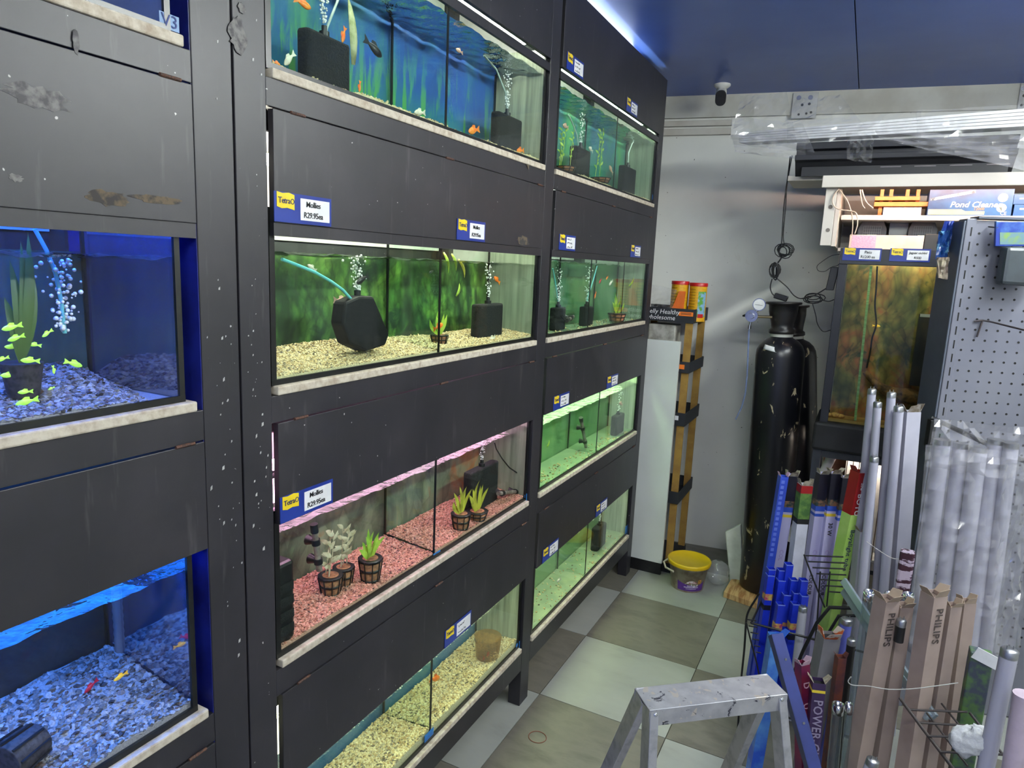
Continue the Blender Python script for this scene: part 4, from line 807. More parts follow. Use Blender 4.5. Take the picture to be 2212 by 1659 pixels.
# tubs of food and the bagged orange card on the top tray
zt = at_y(1488, 697, ys).z + 0.004
TUBY = mat('yellow_tub', lin(226, 172, 30), 0.4, col2=lin(206, 150, 26), scale=40, stretch=(1, 1, 5)); RED = mat('red_plastic', lin(186, 28, 30), 0.35)
for (l, r, t, lb, pic) in ((1449, 1487, 607, 'yellow food tub with red lid, left of the pair on the black tray', False), (1488, 1527, 611, 'yellow food tub with red lid and leaf picture, right of the pair', True)):
    y = 3.70; a, b = at_y(l, 640, y), at_y(r, 640, y); cx, rr = (a.x + b.x) / 2, (b.x - a.x) / 2; z1 = at_y((l + r) / 2, t, y).z; h = z1 - zt
    tb = thing('food_tub', lb, 'tub', (cx, y, zt), 'yellow food tubs')
    bd = MB().lathe([(rr * .96, 0), (rr * .96, h - .016)], (cx, y, zt), n=28).build('tub_body', TUBY, tb); MB().lathe([(rr, h - .018), (rr, h - .002), (rr * .97, h), (0, h)], (cx, y, zt), n=28).build('lid', RED, tb)
    for k in range(9):
        zz = zt + h * (.82 - k * .075)
        def strip(u, v, zz=zz): a_ = math.radians(-150 + 55 * u); return V((cx + math.cos(a_) * rr * .965, y + math.sin(a_) * rr * .965, zz + v * .003))
        MB().sheet(strip, 6, 1).build('print_line', mat('brown_print', lin(150, 100, 20), 0.6), bd)
    if pic:
        def patch(a0, a1, z0_, z1_, k): return lambda u, v: V((cx + math.cos(math.radians(a0 + (a1 - a0) * u)) * rr * k, y + math.sin(math.radians(a0 + (a1 - a0) * u)) * rr * k, zt + h * (z0_ + (z1_ - z0_) * v)))
        MB().sheet(patch(-75, -15, .12, .78, .966), 8, 1).build('picture', mat('leafy_print', lin(130, 170, 205), 0.5, col2=lin(84, 150, 50), scale=34, lo=.45, hi=.55), bd); MB().sheet(patch(-70, -30, .10, .2, .968), 6, 1).build('picture', RED, bd)
a, b = at_y(1442, 668, 3.64), at_y(1475, 628, 3.64)
MB().prism([(-.01, 0), (.085, 0), (.092, .155), (.058, .155), (.035, .085)], (a.x - .005, 3.645, zt), X_, Z_, Y_ * .006).solo('orange_card', mat('orange_card', lin(232, 112, 38), 0.5), 'bright orange card leaning before the yellow tubs', 'card')
def crumple(p0, p1, p2, p3, amp, n=(14, 10), seed=1, fr=(9, 14)):
    p0, p1, p2, p3 = map(V, (p0, p1, p2, p3)); nn = (p1 - p0).cross(p3 - p0).normalized(); rng = random.Random(seed); ph = [rng.random() * 6 for _ in range(6)]
    jit = {}
    def f(u, v):
        k = (round(u * n[0]), round(v * n[1])); j = jit.setdefault(k, (rng.gauss(0, .7), rng.gauss(0, 1)))
        q = (p0 * (1 - u) + p1 * u) * (1 - v) + (p3 * (1 - u) + p2 * u) * v
        w = math.sin(u * fr[0] + v * 5 + ph[0]) + .7 * math.sin(v * fr[1] - u * 6 + ph[1]) + .5 * math.sin((u + v) * 21 + ph[2]) + j[0]
        return q + nn * (amp * w)
    return MB().sheet(f, n[0], n[1], False)
WRAP = clear('clear_wrap', (0.98, 0.98, 0.985), 1.46, 0.06, boost=1.25, film=lin(232, 232, 236), film_amt=0.09, streak=(9, 9, 9)); WRAP2 = clear('milky_wrap', (0.97, 0.97, 0.98), 1.46, 0.08, boost=1.25, film=lin(232, 230, 236), film_amt=0.18, streak=(14, 14, 14))
p = [at_y(px, py, 3.625) for px, py in ((1400, 668), (1452, 668), (1462, 626), (1400, 612))]
crumple(*p, 0.006, (10, 8), 3).solo('plastic_bag', WRAP, 'clear plastic bag lying on the black tray by the orange card', 'bag')

# bucket with yellow lid
cb = at_z(1474, 1262, 0); cb = V((0.318, 3.50, 0)); rb = 0.083; zl_ = at_y(1475, 1207, 3.50).z
bk = thing('bucket', 'clear plastic bucket with bright yellow lid and purple label on the floor', 'bucket', cb)
rt = (at_y(1522, 1195, 3.5).x - at_y(1430, 1195, 3.5).x) / 2
MB().lathe([(rb, 0.0), (rb + .001, .004), (rt * .90, zl_ - .022), (rt * .96, zl_ - .020), (rt * .96, zl_ - .004), (rt * .90, zl_ - .002)], cb, n=36).build('tub', mat('cloudy_brown_plastic', lin(150, 138, 120), 0.3, col2=lin(118, 100, 84), scale=26, spec=.6), bk)
MB().lathe([(rt * 1.0, zl_ - .010), (rt * 1.02, zl_ + .004), (rt * .99, zl_ + .010), (rt * .93, zl_ + .010), (rt * .90, zl_ + .005), (0, zl_ + .006)], cb, n=40).build('lid', mat('yellow_lid', lin(216, 178, 24), 0.35, col2=lin(206, 168, 20), scale=8), bk)
def bpt(a, f, k=1.0): r_ = (rb + (rt * .9 - rb) * f) * k; return V((cb.x + math.cos(a) * r_, cb.y + math.sin(a) * r_, zl_ * f))
a0, a1 = math.radians(-112), math.radians(-18)
lb = MB().sheet(lambda u, v: bpt(a0 + (a1 - a0) * u, .07 + .73 * v, 1.012), 14, 4).build('label', CARD, bk)
MB().sheet(lambda u, v: bpt(a0 + (a1 - a0) * u, .07 + (.36 - .20 * math.sin(u * math.pi) * (1 if u > .5 else .6)) * v, 1.02), 14, 2).build('label_band', mat('purple_print', lin(92, 48, 140), 0.5), lb)
MB().sheet(lambda u, v: bpt(a0 + (a1 - a0) * u, .755 + .045 * v, 1.02), 14, 1).build('label_band', mat('dull_red_print', lin(176, 84, 92), 0.5), lb)
MB().sheet(lambda u, v: bpt(a0 + (a1 - a0) * (.32 + .36 * u), .36 + .10 * v * math.sin(math.pi * (.15 + .7 * u)) + .03 * math.sin(u * 3), 1.026), 8, 3).build('fish_picture', mat('red_white_print', lin(214, 205, 205), 0.5, col2=lin(170, 50, 70), scale=60), lb)
MB().sheet(lambda u, v: bpt(a0 + (a1 - a0) * (.72 + .14 * u), .36 + .16 * v, 1.026), 4, 3).build('pellet_picture', mat('pellet_print', lin(190, 140, 70), 0.6, col2=lin(120, 84, 40), scale=160), lb)
for f, w in ((.26, .30), (.205, .52), (.15, .38)): MB().sheet(lambda u, v: bpt(a0 + (a1 - a0) * (.5 + w * (u - .5)), f + (.035 if w != .38 else .018) * v, 1.027), 8, 1).build('label_line', mat('pale_lilac_print', lin(206, 190, 224), 0.6), lb)
MB().tube([bpt(math.radians(-172), .93, 1.03) + V((-.006, 0, 0)), V((cb.x - rt * 1.14, cb.y - .03, zl_ - .028)), V((cb.x - rt * .95, cb.y - rt * .62, zl_ - .040)), V((cb.x - rt * .5, cb.y - rt * .98, zl_ - .034))], .0055, 8).build('handle', mat('cream_plastic', lin(196, 186, 168), 0.45), bk)
# loose things by the cylinders
wb_ = mat('raw_pine', lin(196, 160, 112), 0.7, col2=lin(150, 104, 62), scale=9, stretch=(8, 1, 1))
c0 = [at_z(1562, 1290, 0), at_z(1640, 1318, 0), at_z(1760, 1330, 0) , at_z(1740, 1262, 0), at_z(1578, 1262, 0)]
MB().add([v for v in c0] + [v + Z_ * .03 for v in c0], [(4, 3, 2, 1, 0), (5, 6, 7, 8, 9)] + [(i, (i + 1) % 5, 5 + (i + 1) % 5, 5 + i) for i in range(5)]).solo('wooden_board', wb_, 'raw pine board on the floor under the black gas cylinders', 'board', bevel=0.002)
pts = [at_y(a, b, 3.66) for a, b in ((1566, 1150), (1600, 1133), (1606, 1268), (1578, 1272))]
MB().add([q for q in pts] + [q + Y_ * .03 for q in pts], [(0, 1, 2, 3), (7, 6, 5, 4), (0, 4, 5, 1), (1, 5, 6, 2), (2, 6, 7, 3), (3, 7, 4, 0)]).solo('foam_sheet', mat('white_foam', lin(206, 208, 204), 0.8, col2=lin(190, 192, 188), scale=14), 'white foam sheet leaning against the black gas cylinder', 'sheet', bevel=0.006)
c = at_y(1549, 1243, 3.60); mb = MB()
mb.sheet(lambda u, v: V((c.x + math.cos(u * 6.2832) * .062 * math.sin(.15 + v * 2.8) * (1 + .12 * math.sin(u * 25 + v * 9)), 3.61 + math.sin(u * 6.2832) * .055 * math.sin(.15 + v * 2.8) * (1 + .10 * math.sin(u * 19)), .002 + .135 * (1 - math.cos(v * 2.9)) / 2)), 26, 12)
mb.solo('plastic_bag', WRAP2, 'crumpled white plastic bag on the floor beside the foam sheet', 'bag')

# ------------------------------------------------------------------ gas cylinders
def chipped():
    t = NT('chipped_black_paint'); t.set(Roughness=0.30); mp = t.coord('Object', (1, 1, .55)); n1 = t.noise(mp, 3.0, 4.0)
    a = t.ramp(n1, 'Fac', [(.35, lin(16, 17, 22)), (.7, lin(30, 30, 36))]); n2 = t.noise(mp, 20.0, 5.0, .62, .6); c = t.ramp(n2, 'Fac', [(.635, (0, 0, 0)), (.65, (1, 1, 1))])
    m = t.mix((c, 'Color'), (a, 'Color'), lin(186, 172, 140)); t.t.links.new(m.outputs[2], t.b.inputs['Base Color']); return t.m
CYLP = chipped(); GUARD = mat('worn_black_rubber', lin(24, 24, 27), 0.4, col2=lin(38, 34, 33), scale=18)
def gas_cylinder(b, t, r, label):
    b, t = V(b), V(t); d = (t - b).normalized(); H = (t - b).length; g = thing('gas_cylinder', label, 'gas cylinder', b, 'gas cylinders')
    MB().lathe([(r * .9, 0), (r, .012), (r, H - .10), (r * .97, H - .07), (r * .88, H - .045), (r * .70, H - .022), (r * .48, H - .008), (r * .44, H)], b, d, n=40).build('bottle', CYLP, g)
    MB().lathe([(r * .47, 0), (r * .47, .016)], b + d * (H - .002), d, n=28).build('neck_ring', mat('white_neck', lin(190, 190, 182), .5), g)
    gd = b + d * (H + .013); MB().lathe([(r * .50, 0), (r * .53, .004), (r * .53, .018), (r * .44, .026), (r * .47, .05), (r * .58, .105), (r * .60, .142), (r * .72, .146), (r * .74, .151), (r * .72, .156), (r * .56, .154)], gd, d, n=32).build('valve_guard', GUARD, g)
    return g, gd
yc = 3.64; g1, gd = gas_cylinder(V((at_y(1645, 1283, yc).x, yc, 0.03)), at_y(1688, 726, yc), 0.116, 'tall black gas cylinder with chipped paint and a pressure gauge')
g2, _ = gas_cylinder((at_y(1645, 1283, yc).x + .145, 3.86, 0.03), at_y(1712, 731, 3.86), 0.116, 'second black gas cylinder standing close behind the first')
ax = (at_y(1688, 726, yc) - V((at_y(1645, 1283, yc).x, yc, 0.03))).normalized()
p, q = at_y(1646, 732, yc - .095), at_y(1672, 748, yc - .105)
def cpt(u, v):      # sticker wrapped on the shoulder
    a_ = math.radians(-128 + 42 * u); top = at_y(1688, 726, yc); z = -.040 - .022 * v; r_ = .116 * (.86 + .08 * v) * 1.03; return top + V((math.cos(a_) * r_, math.sin(a_) * r_, z - .012 * u))
MB().sheet(cpt, 6, 3).build('sticker', CARD, g1, thick=.0006)
y2 = yc - 0.06
a, b = at_y(1668, 685, y2), at_y(1636, 684, y2); rg = thing('pressure_regulator', 'chrome pressure regulator with a round white gauge on the gas cylinder', 'regulator', at_y(1619, 716, y2))
MB().cyl(a, b, .007, n=12).build('inlet_pipe', mat('brass', (.45, .36, .2), .3, 1.0), rg); c = at_y(1624, 682, y2); MB().cyl(c + Y_ * .02, c - Y_ * .014, .030, n=28).cyl(c - Y_ * .014, c - Y_ * .034, .016, .013, n=20).build('body', CHROME, rg, bevel=.003)
MB().cyl(c - X_ * .028, c - X_ * .044 - Z_ * .004, .008, .004, n=12).build('knob', BLK, rg)
gc = at_y(1640, 658, y2); MB().cyl(gc + Y_ * .012, gc - Y_ * .006, .031, n=30).build('gauge_case', CHROME, rg); fc = MB().cyl(gc - Y_ * .0062, gc - Y_ * .0072, .027, n=30).build('gauge_face', CARD, rg)
MB().bar(gc + V((-.018, -.008, 0)), gc + V((.018, -.008, -.003)), .0012, .0012).build('needle', INK, fc); MB().cyl(gc - Z_ * .03, c + Z_ * .02, .005, n=10).build('gauge_stem', CHROME, rg)
e = at_y(1619, 705, y2); MB().cyl(c - Z_ * .02, e, .006, n=10).cyl(e + Z_ * .004, e - Z_ * .012, .008, n=8).cyl(e - Z_ * .012, e - Z_ * .026, .004, n=8).build('outlet', CHROME, rg)
MB().tube([at_y(a_, b_, y2) for a_, b_ in ((1618, 712), (1616, 760), (1614, 810), (1610, 850), (1602, 880), (1589, 906))], .0042, 8).build('hose', clear('bluish_tube', (.70, .76, .92), 1.4, film=lin(150, 165, 205), film_amt=.35), rg)

# ------------------------------------------------------------------ cables between the light hood, the cylinders and the tall tank
def wire(pts, y, r=.0032, n=6): return MB().tube([at_y(px, py, (y[i] if isinstance(y, (list, tuple)) else y)) for i, (px, py) in enumerate(pts)], r, n)
def smooth(pts, k=4):
    out = []
    for i in range(len(pts) - 1):
        p0, p1, p2, p3 = pts[max(i - 1, 0)], pts[i], pts[i + 1], pts[min(i + 2, len(pts) - 1)]
        for j in range(k):
            t = j / k; out.append(tuple(.5 * ((2 * b) + (c - a) * t + (2 * a - 5 * b + 4 * c - d) * t * t + (3 * b - a - 3 * c + d) * t ** 3) for a, b, c, d in zip(p0, p1, p2, p3)))
    return out + [pts[-1]]
pc = thing('power_cable', 'black power cable hanging in loops from the black light hood to the cylinders', 'cable', at_y(1690, 640, 3.66), 'black cables')
wire(smooth([(1707, 338), (1702, 380), (1694, 440), (1690, 500), (1688, 530)]), 3.66).build('cord', WIRE, pc); wire(smooth([(1711, 336), (1700, 400), (1697, 450), (1692, 505), (1694, 528)]), 3.66, .0026).build('cord', WIRE, pc)
rng = random.Random(5)
for k in range(6):
    w, h = rng.uniform(8, 19), rng.uniform(20, 30); cx, cy = 1693 + rng.uniform(-4, 5), 541 + rng.uniform(-3, 4)
    wire([(cx + w * math.sin(t * .5236), cy + h / 2 * -math.cos(t * .5236)) for t in range(13)], 3.655 + .004 * k, .0026).build('cord_loop', WIRE, pc)
for k in range(9):
    w, h = rng.uniform(4, 12), rng.uniform(26, 38); cx, cy = 1674 + rng.uniform(-3, 3), 584 + rng.uniform(-2, 3)
    wire([(cx + w * math.sin(t * .5236), cy + h / 2 * -math.cos(t * .5236)) for t in range(13)], 3.65 + .004 * k, .0026).build('cord_loop', WIRE, pc)
wire(smooth([(1690, 552), (1686, 560), (1680, 568)]), 3.655, .004).build('cord', WIRE, pc); wire(smooth([(1668, 602), (1664, 620), (1668, 634), (1676, 641)]), 3.63, .0030).build('cord', WIRE, pc); wire(smooth([(1679, 602), (1700, 620), (1715, 638), (1730, 645), (1752, 642)]), 3.64, .0028).build('cord', WIRE, pc)
a = at_y(1687, 642, 3.62); MB().obox(a, (.062, 0, -.016), (0, .04, 0), (.008, 0, .026)).build('plug_adaptor', BLK, pc, bevel=.005)
pd = thing('power_adaptor', 'black adaptor hanging at the left side of the tall tank with its coiled cable', 'adaptor', at_y(1798, 628, 3.5), 'black cables')
a = at_y(1798, 602, 3.47); MB().obox(a, (.034, 0, 0), (0, .03, 0), (.012, 0, .105)).build('casing', BLK, pd, bevel=.003)
wire(smooth([(1789, 620), (1770, 632), (1752, 641), (1730, 645)]), [3.48] * 20, .003).build('cord', WIRE, pd)
for k in range(5):
    w, h = rng.uniform(12, 24), rng.uniform(4, 9); cx, cy = 1762 + rng.uniform(-6, 6), 644 + rng.uniform(-4, 5)
    wire([(cx + w * math.sin(t * .5236), cy + h * -math.cos(t * .5236)) for t in range(13)], 3.58 + .006 * k, .0026).build('cord_loop', WIRE, pd)
wire(smooth([(1776, 648), (1790, 651), (1802, 647)]), 3.5, .0026).build('cord', WIRE, pd); wire(smooth([(1755, 655), (1762, 680), (1766, 700), (1778, 716), (1794, 713)]), 3.5, .0024).build('cord', WIRE, pd)
wire(smooth([(1814, 549), (1795, 553), (1776, 565), (1765, 575), (1768, 585), (1782, 586), (1796, 577), (1808, 574), (1814, 568)]), 3.46, .0014).build('thin_lead', WIRE, pd)

# ------------------------------------------------------------------ ceiling camera, wall plates
cc = at_y(1560, 189, 3.85); cm = thing('security_camera', 'small security camera with white base under the blue ceiling', 'camera', (cc.x, cc.y, 2.5))
MB().lathe([(.042, 0), (.042, -.008), (.03, -.018), (.014, -.024), (.012, -.05)], (cc.x, cc.y, ZC), n=24).build('base', WHITE, cm)
bp = at_y(1557, 210, 3.82); dv = (CAM - bp).normalized() + V((0, 0, -.25)); sv = dv.cross(Z_).normalized(); uv = sv.cross(dv); MB().prism(rblock(None, .056, .074, .45), bp - dv * .07, sv, uv, dv * .08).build('housing', WHITE, cm, bevel=.006); MB().prism(rblock(None, .054, .072, .45), bp + dv * .0102, sv, uv, dv * .010).cyl(bp + dv * .018, bp + dv * .024, .012, n=16).build('lens_window', BLK, cm, bevel=.003)
MB().cyl(bp - dv * .03 + Z_ * .01, (cc.x, cc.y, ZC - .05), .010, n=12).build('arm', WHITE, cm)
def wall_plate(px, py, w, h, label):
    p = on_wall(px, py, .028); th = thing('wall_plate', label, 'wall plate', p - Z_ * h / 2, 'electrical wall plates'); MB().obox(p, WD * w, WN * .008, Z_ * h).build('plate', mat('pale_plate', lin(196, 197, 196), .35), th, bevel=.002)
    for i, (u, v, r) in enumerate(((-.26, .3, .012), (.2, .3, .012), (-.1, .02, .007), (.18, .05, .007), (-.2, -.35, .006), (.1, -.32, .006), (.28, -.28, .006))):
        c = p + WD * (u * w) + Z_ * (v * h) + WN * .004; MB().cyl(c, c + WN * .002, r, n=12).build('hole' if i > 1 else 'socket_ring', BLK if i > 1 else CHROME, th)
    return th
wall_plate(1738, 228, .125, .13, 'pale metal wall plate with dark holes behind the plastic wrap'); wall_plate(2214, 208, .05, .12, 'narrow wall plate at the right edge of the picture')

# ------------------------------------------------------------------ white shelf unit, black light hood, wrapped panels
YS = 3.45; PANELP = mat('cream_white_shelf', lin(222, 214, 204), .45, col2=lin(214, 206, 196), scale=5)
x0 = at_y(1776, 392, YS).x; zt1, zt0 = at_y(1776, 379, YS).z, at_y(1776, 405, YS).z
su = thing('shelf_unit', 'white shelf unit with warm light under its top at the end wall', 'shelf unit', (x0 + .5, 3.7, zt0 - .5))
MB().box((x0, YS, zt0), (2.3, YS + .014, zt1)).build('fascia', PANELP, su, bevel=.003); MB().box((x0, YS + .014, zt1 - .014), (2.3, 4.10, zt1)).build('top_board', PANELP, su)
zu = at_y(1775, 530, YS + .03).z; xb0 = at_y(1772, 520, YS + .03).x
MB().box((xb0, YS + .03, zu), (xb0 + .045, YS + .045, zt0)).build('upright', PANELP, su, bevel=.001)
for py in (447, 497):
    c = at_y(1783, py, YS + .03); MB().cyl((xb0 + .026, YS + .0285, c.z), (xb0 + .026, YS + .0325, c.z), .009, n=16).build('bolt_hole', mat('grey_hole', lin(120, 112, 106), .6), su)
MB().box((xb0 + .046, YS + .06, 1.80), (xb0 + .062, 4.05, zt0)).build('side_panel', PANELP, su)
zs2, zs1 = at_y(1950, 476, 3.60).z, at_y(1950, 465, 3.60).z; MB().box((xb0 + .07, 3.60, zs2), (2.3, 4.05, zs1)).build('shelf', PANELP, su, bevel=.002)
MB().box((xb0 + .065, 4.03, 1.70), (2.3, 4.045, zt0)).build('back_panel', PANELP, su)
zsl = 1.80; MB().box((xb0 + .07, 3.66, zsl - .015), (2.3, 4.03, zsl)).build('shelf', PANELP, su)
lt = thing('shelf_light', 'warm pinkish strip light under the top of the white shelf unit', 'light', (1.35, YS + .03, zt0)); MB().cyl((xb0 + .12, YS + .028, zt0 + .016), (2.1, YS + .028, zt0 + .016), .009, n=10).build('lamp_tube', glow('shelf_tube', (1, .70, .54), 78), lt); MB().cyl((xb0 + .105, YS + .028, zt0 + .016), (xb0 + .12, YS + .028, zt0 + .016), .011, n=10).build('end_cap', WHITE, lt)
# second board end to the left of the unit
lo, hi = box_px(1702, 379, 1780, 390, 3.55, .3); MB().box(lo, hi).solo('shelf_board', PANELP, 'loose white board sticking out left under the black light hood', 'board', bevel=.001)
# dangling white cords
for k, pl in enumerate(([(1812, 408), (1800, 425), (1800, 442), (1812, 452), (1838, 456), (1850, 462), (1852, 485), (1846, 505)], [(1812, 408), (1828, 430), (1838, 455), (1842, 480), (1840, 510)], [(1862, 410), (1870, 435), (1886, 450)], [(1858, 410), (1862, 440), (1868, 450)])):
    wire(smooth(pl), 3.47 + .01 * k, .0028).solo('extension_lead', mat('white_cord', lin(222, 200, 180), .5), ['white cord looping down the shelf unit side, outermost', 'white cord hanging straight inside the shelf side', 'white cord end curling right under the shelf top', 'short white cord end under the shelf top'][k], 'cord', 'white cords')
# goods on the shelf unit
ORG = mat('orange_plastic', lin(248, 140, 60), .4, col2=lin(240, 120, 50), scale=8)
zsh = zs1
ob = thing('orange_rack', 'orange plastic rack lying on the lit top shelf', 'rack', (at_y(1950, 430, 3.62).x, 3.66, zsh))
for (l, t, r, b) in ((1890, 424, 1988, 433), (1888, 436, 2010, 446)):
    lo, hi = box_px(l, t, r, b, 3.66, .12); MB().box(lo, hi).build('slat', ORG, ob, bevel=.002)
for l in (1900, 1920, 1955, 1978):
    lo, hi = box_px(l, 409, l + 8, 452, 3.68, .06); MB().box((lo[0], lo[1], zsh), hi).build('post', ORG, ob)
lo, hi = box_px(1908, 448, 1990, 463, 3.61, .045); MB().box((lo[0], lo[1], zsh), hi).solo('blue_packet', mat('blue_lace_print', lin(150, 165, 225), .5, col2=lin(215, 222, 240), scale=80), 'pale blue patterned packet at the front of the lit shelf', 'packet')
BOXB = mat('pond_box_blue', lin(18, 42, 84), .4, col2=lin(40, 88, 140), scale=6, lo=.35, hi=.65)
lo, hi = box_px(2006, 409, 2188, 464, 3.62, .16); bx = thing('pond_cleaner_box', 'long blue pond cleaner box on the lit shelf', 'box', ((lo[0] + hi[0]) / 2, 3.70, zsh)); hz = hi[2] - zsh
MB().box((lo[0], 3.62, zsh), hi).build('carton', BOXB, bx); W_ = hi[0] - lo[0]
MB().prism([(0, 0), (W_ * .68, 0), (W_ * .68, hz * .13), (W_ * .45, hz * .13), (W_ * .40, hz * .2), (0, hz * .2)], (lo[0] + W_ * .01, 3.6195, zsh + hz * .05), X_, Z_, Y_ * -.0008).build('yellow_band', mat('pale_yellow_print', lin(240, 226, 150), .5), bx)
words('Pond Cleaner', hz * .30, INKW, bx, (lo[0] + W_ * .57, 3.619, zsh + hz * .42), X_, Z_, shear=.25, bold=.0006); words('12000', hz * .14, mat('orange_ink', lin(240, 150, 60), .5), bx, (lo[0] + W_ * .62, 3.619, zsh + hz * .26), X_, Z_); words('CE', hz * .17, INKW, bx, (lo[0] + W_ * .91, 3.619, zsh + hz * .1), X_, Z_)
for v in (.30, .68): MB().cyl((lo[0] + W_ * .88, 3.6195, zsh + hz * v), (lo[0] + W_ * .88, 3.6185, zsh + hz * v), hz * .16, n=20).build('picture_disc', mat('pump_picture', lin(205, 215, 215), .5, col2=lin(70, 90, 95), scale=50), bx)
MB().bar((lo[0] + W_ * .02, 3.619, zsh + hz * .62), (lo[0] + W_ * .55, 3.619, zsh + hz * .92), .001, .012).build('pump_picture', mat('tube_picture', lin(210, 215, 220), .4, col2=lin(40, 60, 80), scale=30), bx)
for k, (t, b) in enumerate(((420, 441), (442, 464))):
    lo, hi = box_px(2190, t, 2260, b, 3.62, .14); o = thing('blue_carton', ['upper small blue carton', 'lower small blue carton'][k] + ' at the right edge of the lit shelf', 'box', ((lo[0] + hi[0]) / 2, 3.6, lo[2]), 'small blue cartons'); MB().box(lo if k == 0 else (lo[0], lo[1], zsh), hi).build('carton', mat('light_blue_carton', lin(36, 84, 150), .4), o); MB().box((lo[0] + .02, 3.619, (lo[2] + hi[2]) / 2), (lo[0] + .06, 3.6202, (lo[2] + hi[2]) / 2 + .006)).build('print', INKW, o)
GREYP = mat('grey_crate_plastic', lin(92, 94, 100), .5, col2=lin(80, 82, 88), scale=12)
for (l, r, lb) in ((1853, 1916, 'grey pet carrier with mesh door, left of the pair under the lit shelf'), (1962, 2026, 'grey pet carrier with blue and white tag, right of the pair under the shelf')):
    lo, hi = box_px(l, 476, r, 512, 3.70, .12); cr = thing('pet_carrier', lb, 'pet carrier', ((lo[0] + hi[0]) / 2, 3.72, zsl), 'pet carriers'); w = hi[0] - lo[0]; h = hi[2] - zsl
    MB().prism([(0, 0), (w, 0), (w, h * .7), (w * .85, h), (w * .15, h), (0, h * .7)], (lo[0], 3.70, zsl), X_, Z_, Y_ * .17).build('shell', GREYP, cr, bevel=.004)
    mb = MB()
    for i in range(9): mb.bar((lo[0] + w * (.2 + .6 * i / 8), 3.696, zsl + h * .1), (lo[0] + w * (.2 + .6 * i / 8), 3.696, zsl + h * .8), .0012, .0012)
    for i in range(7): mb.bar((lo[0] + w * .2, 3.6955, zsl + h * (.1 + .7 * i / 6)), (lo[0] + w * .8, 3.6955, zsl + h * (.1 + .7 * i / 6)), .0012, .0012)
    mb.build('door_mesh', mat('pale_mesh', lin(150, 152, 156), .5), cr)['kind'] = 'stuff'
    MB().box((lo[0] + w * .36, 3.693, zsl + h * .05), (lo[0] + w * .68, 3.6945, zsl + h * .5)).build('tag', mat('yellow_blue_tag', lin(225, 225, 190), .5, col2=lin(120, 170, 205), scale=26), cr)
lo, hi = box_px(1920, 476, 1960, 530, 3.76, .06); MB().box((lo[0], lo[1], zsl), hi).solo('white_pillar', MELA, 'pale upright board between the two grey pet carriers', 'board')
yb = 3.60; lo, hi = box_px(1834, 508, 1995, 540, yb, .05); tb_z = at_y(1900, 537, 3.45).z
wbx = thing('white_box', 'long flat white box lying on top of the tall tank', 'box', ((lo[0] + hi[0]) / 2, yb, lo[2])); MB().box(lo, hi).build('carton', mat('peach_white_carton', lin(232, 206, 190), .5), wbx, bevel=.002); MB().box((lo[0] + .01, yb - .001, lo[2] + .004), (lo[0] + .11, yb + .0005, hi[2] - .002)).build('sticker', mat('pink_print_sticker', lin(236, 190, 205), .5, col2=lin(210, 140, 180), scale=120, stretch=(1, 1, 6)), wbx)
lo, hi = box_px(1996, 506, 2060, 545, 3.62, .035); MB().box((lo[0], lo[1], lo[2]), hi).solo('black_crate', BLK, 'black crate on the tall tank behind the hanging blue packets', 'crate', bevel=.002)
# black light hood on top of the unit
hd = thing('light_hood', 'long black aquarium light hood resting on the white shelf unit', 'light hood', (1.2, 3.6, zt1)); xa, xz = at_y(1718, 340, 3.47).x, at_y(2196, 345, 3.47).x
zh = lambda py: at_y(1725, py, 3.47).z
MB().prism([(3.56, zt1 + .002), (3.80, zt1 + .002), (3.80, zh(308)), (3.47, zh(308)), (3.47, zh(323)), (3.50, zh(325)), (3.50, zh(334)), (3.455, zh(336)), (3.455, zh(347)), (3.48, zh(350))], (xa, 0, 0), Y_, Z_, X_ * (xz - xa)).build('casing', mat('matt_black_hood', lin(30, 31, 38), .55, col2=lin(36, 37, 44), scale=8), hd, bevel=.002)
MB().box((xa + .03, 3.50, zt1 + .004), (xz - .02, 3.512, zt1 + .045)).build('front_lip', mat('matt_black_lip', lin(26, 27, 32), .5), hd)
for k in range(4): MB().box((xa + .35 + k * .13, 3.498, zt1 + .036), (xa + .43 + k * .13, 3.4998, zt1 + .040)).build('vent_slot', mat('pale_slot', lin(120, 112, 118), .5), hd)
# bundle of white panels in clear plastic wrap
bu = thing('panel_bundle', 'bundle of long white plastic panels in clear wrap on the black hood', 'bundle', at_y(1900, 300, 3.52), None)
for k in range(5):
    a0, a1 = at_y(1596, 286 + k * 4.6, 3.56), at_y(2240, 232 + k * 8.0, 3.36); b0, b1 = at_y(1596, 286 + k * 4.6 + 4.2, 3.56), at_y(2240, 232 + k * 8.0 + 7.2, 3.36); bk_ = V((.03, .10, .004))
    MB().add([a0, a1, b1, b0, a0 + bk_, a1 + bk_, b1 + bk_, b0 + bk_], [(0, 1, 2, 3), (7, 6, 5, 4), (0, 4, 5, 1), (2, 6, 7, 3), (1, 5, 6, 2), (0, 3, 7, 4)]).build('panel', mat('white_pvc', lin(246, 246, 248), .3), bu, bevel=.0012)
def wr(q, y, amp, n, seed, m=WRAP, fr=(9, 14)):
    yy = y if isinstance(y, (list, tuple)) else [y] * 4
    return crumple(*[at_y(a_, b_, yy[i]) for i, (a_, b_) in enumerate(q)], amp, n, seed, fr).build('plastic_wrap', m, bu, fix=False)
wr([(1577, 300), (1724, 322), (1700, 200), (1600, 208)], 3.50, .010, (12, 10), 1); wr([(1582, 312), (1760, 330), (1735, 268), (1578, 250)], 3.45, .008, (12, 8), 2); wr([(1590, 330), (1740, 345), (1740, 300), (1578, 290)], 3.47, .010, (10, 6), 3, WRAP2)
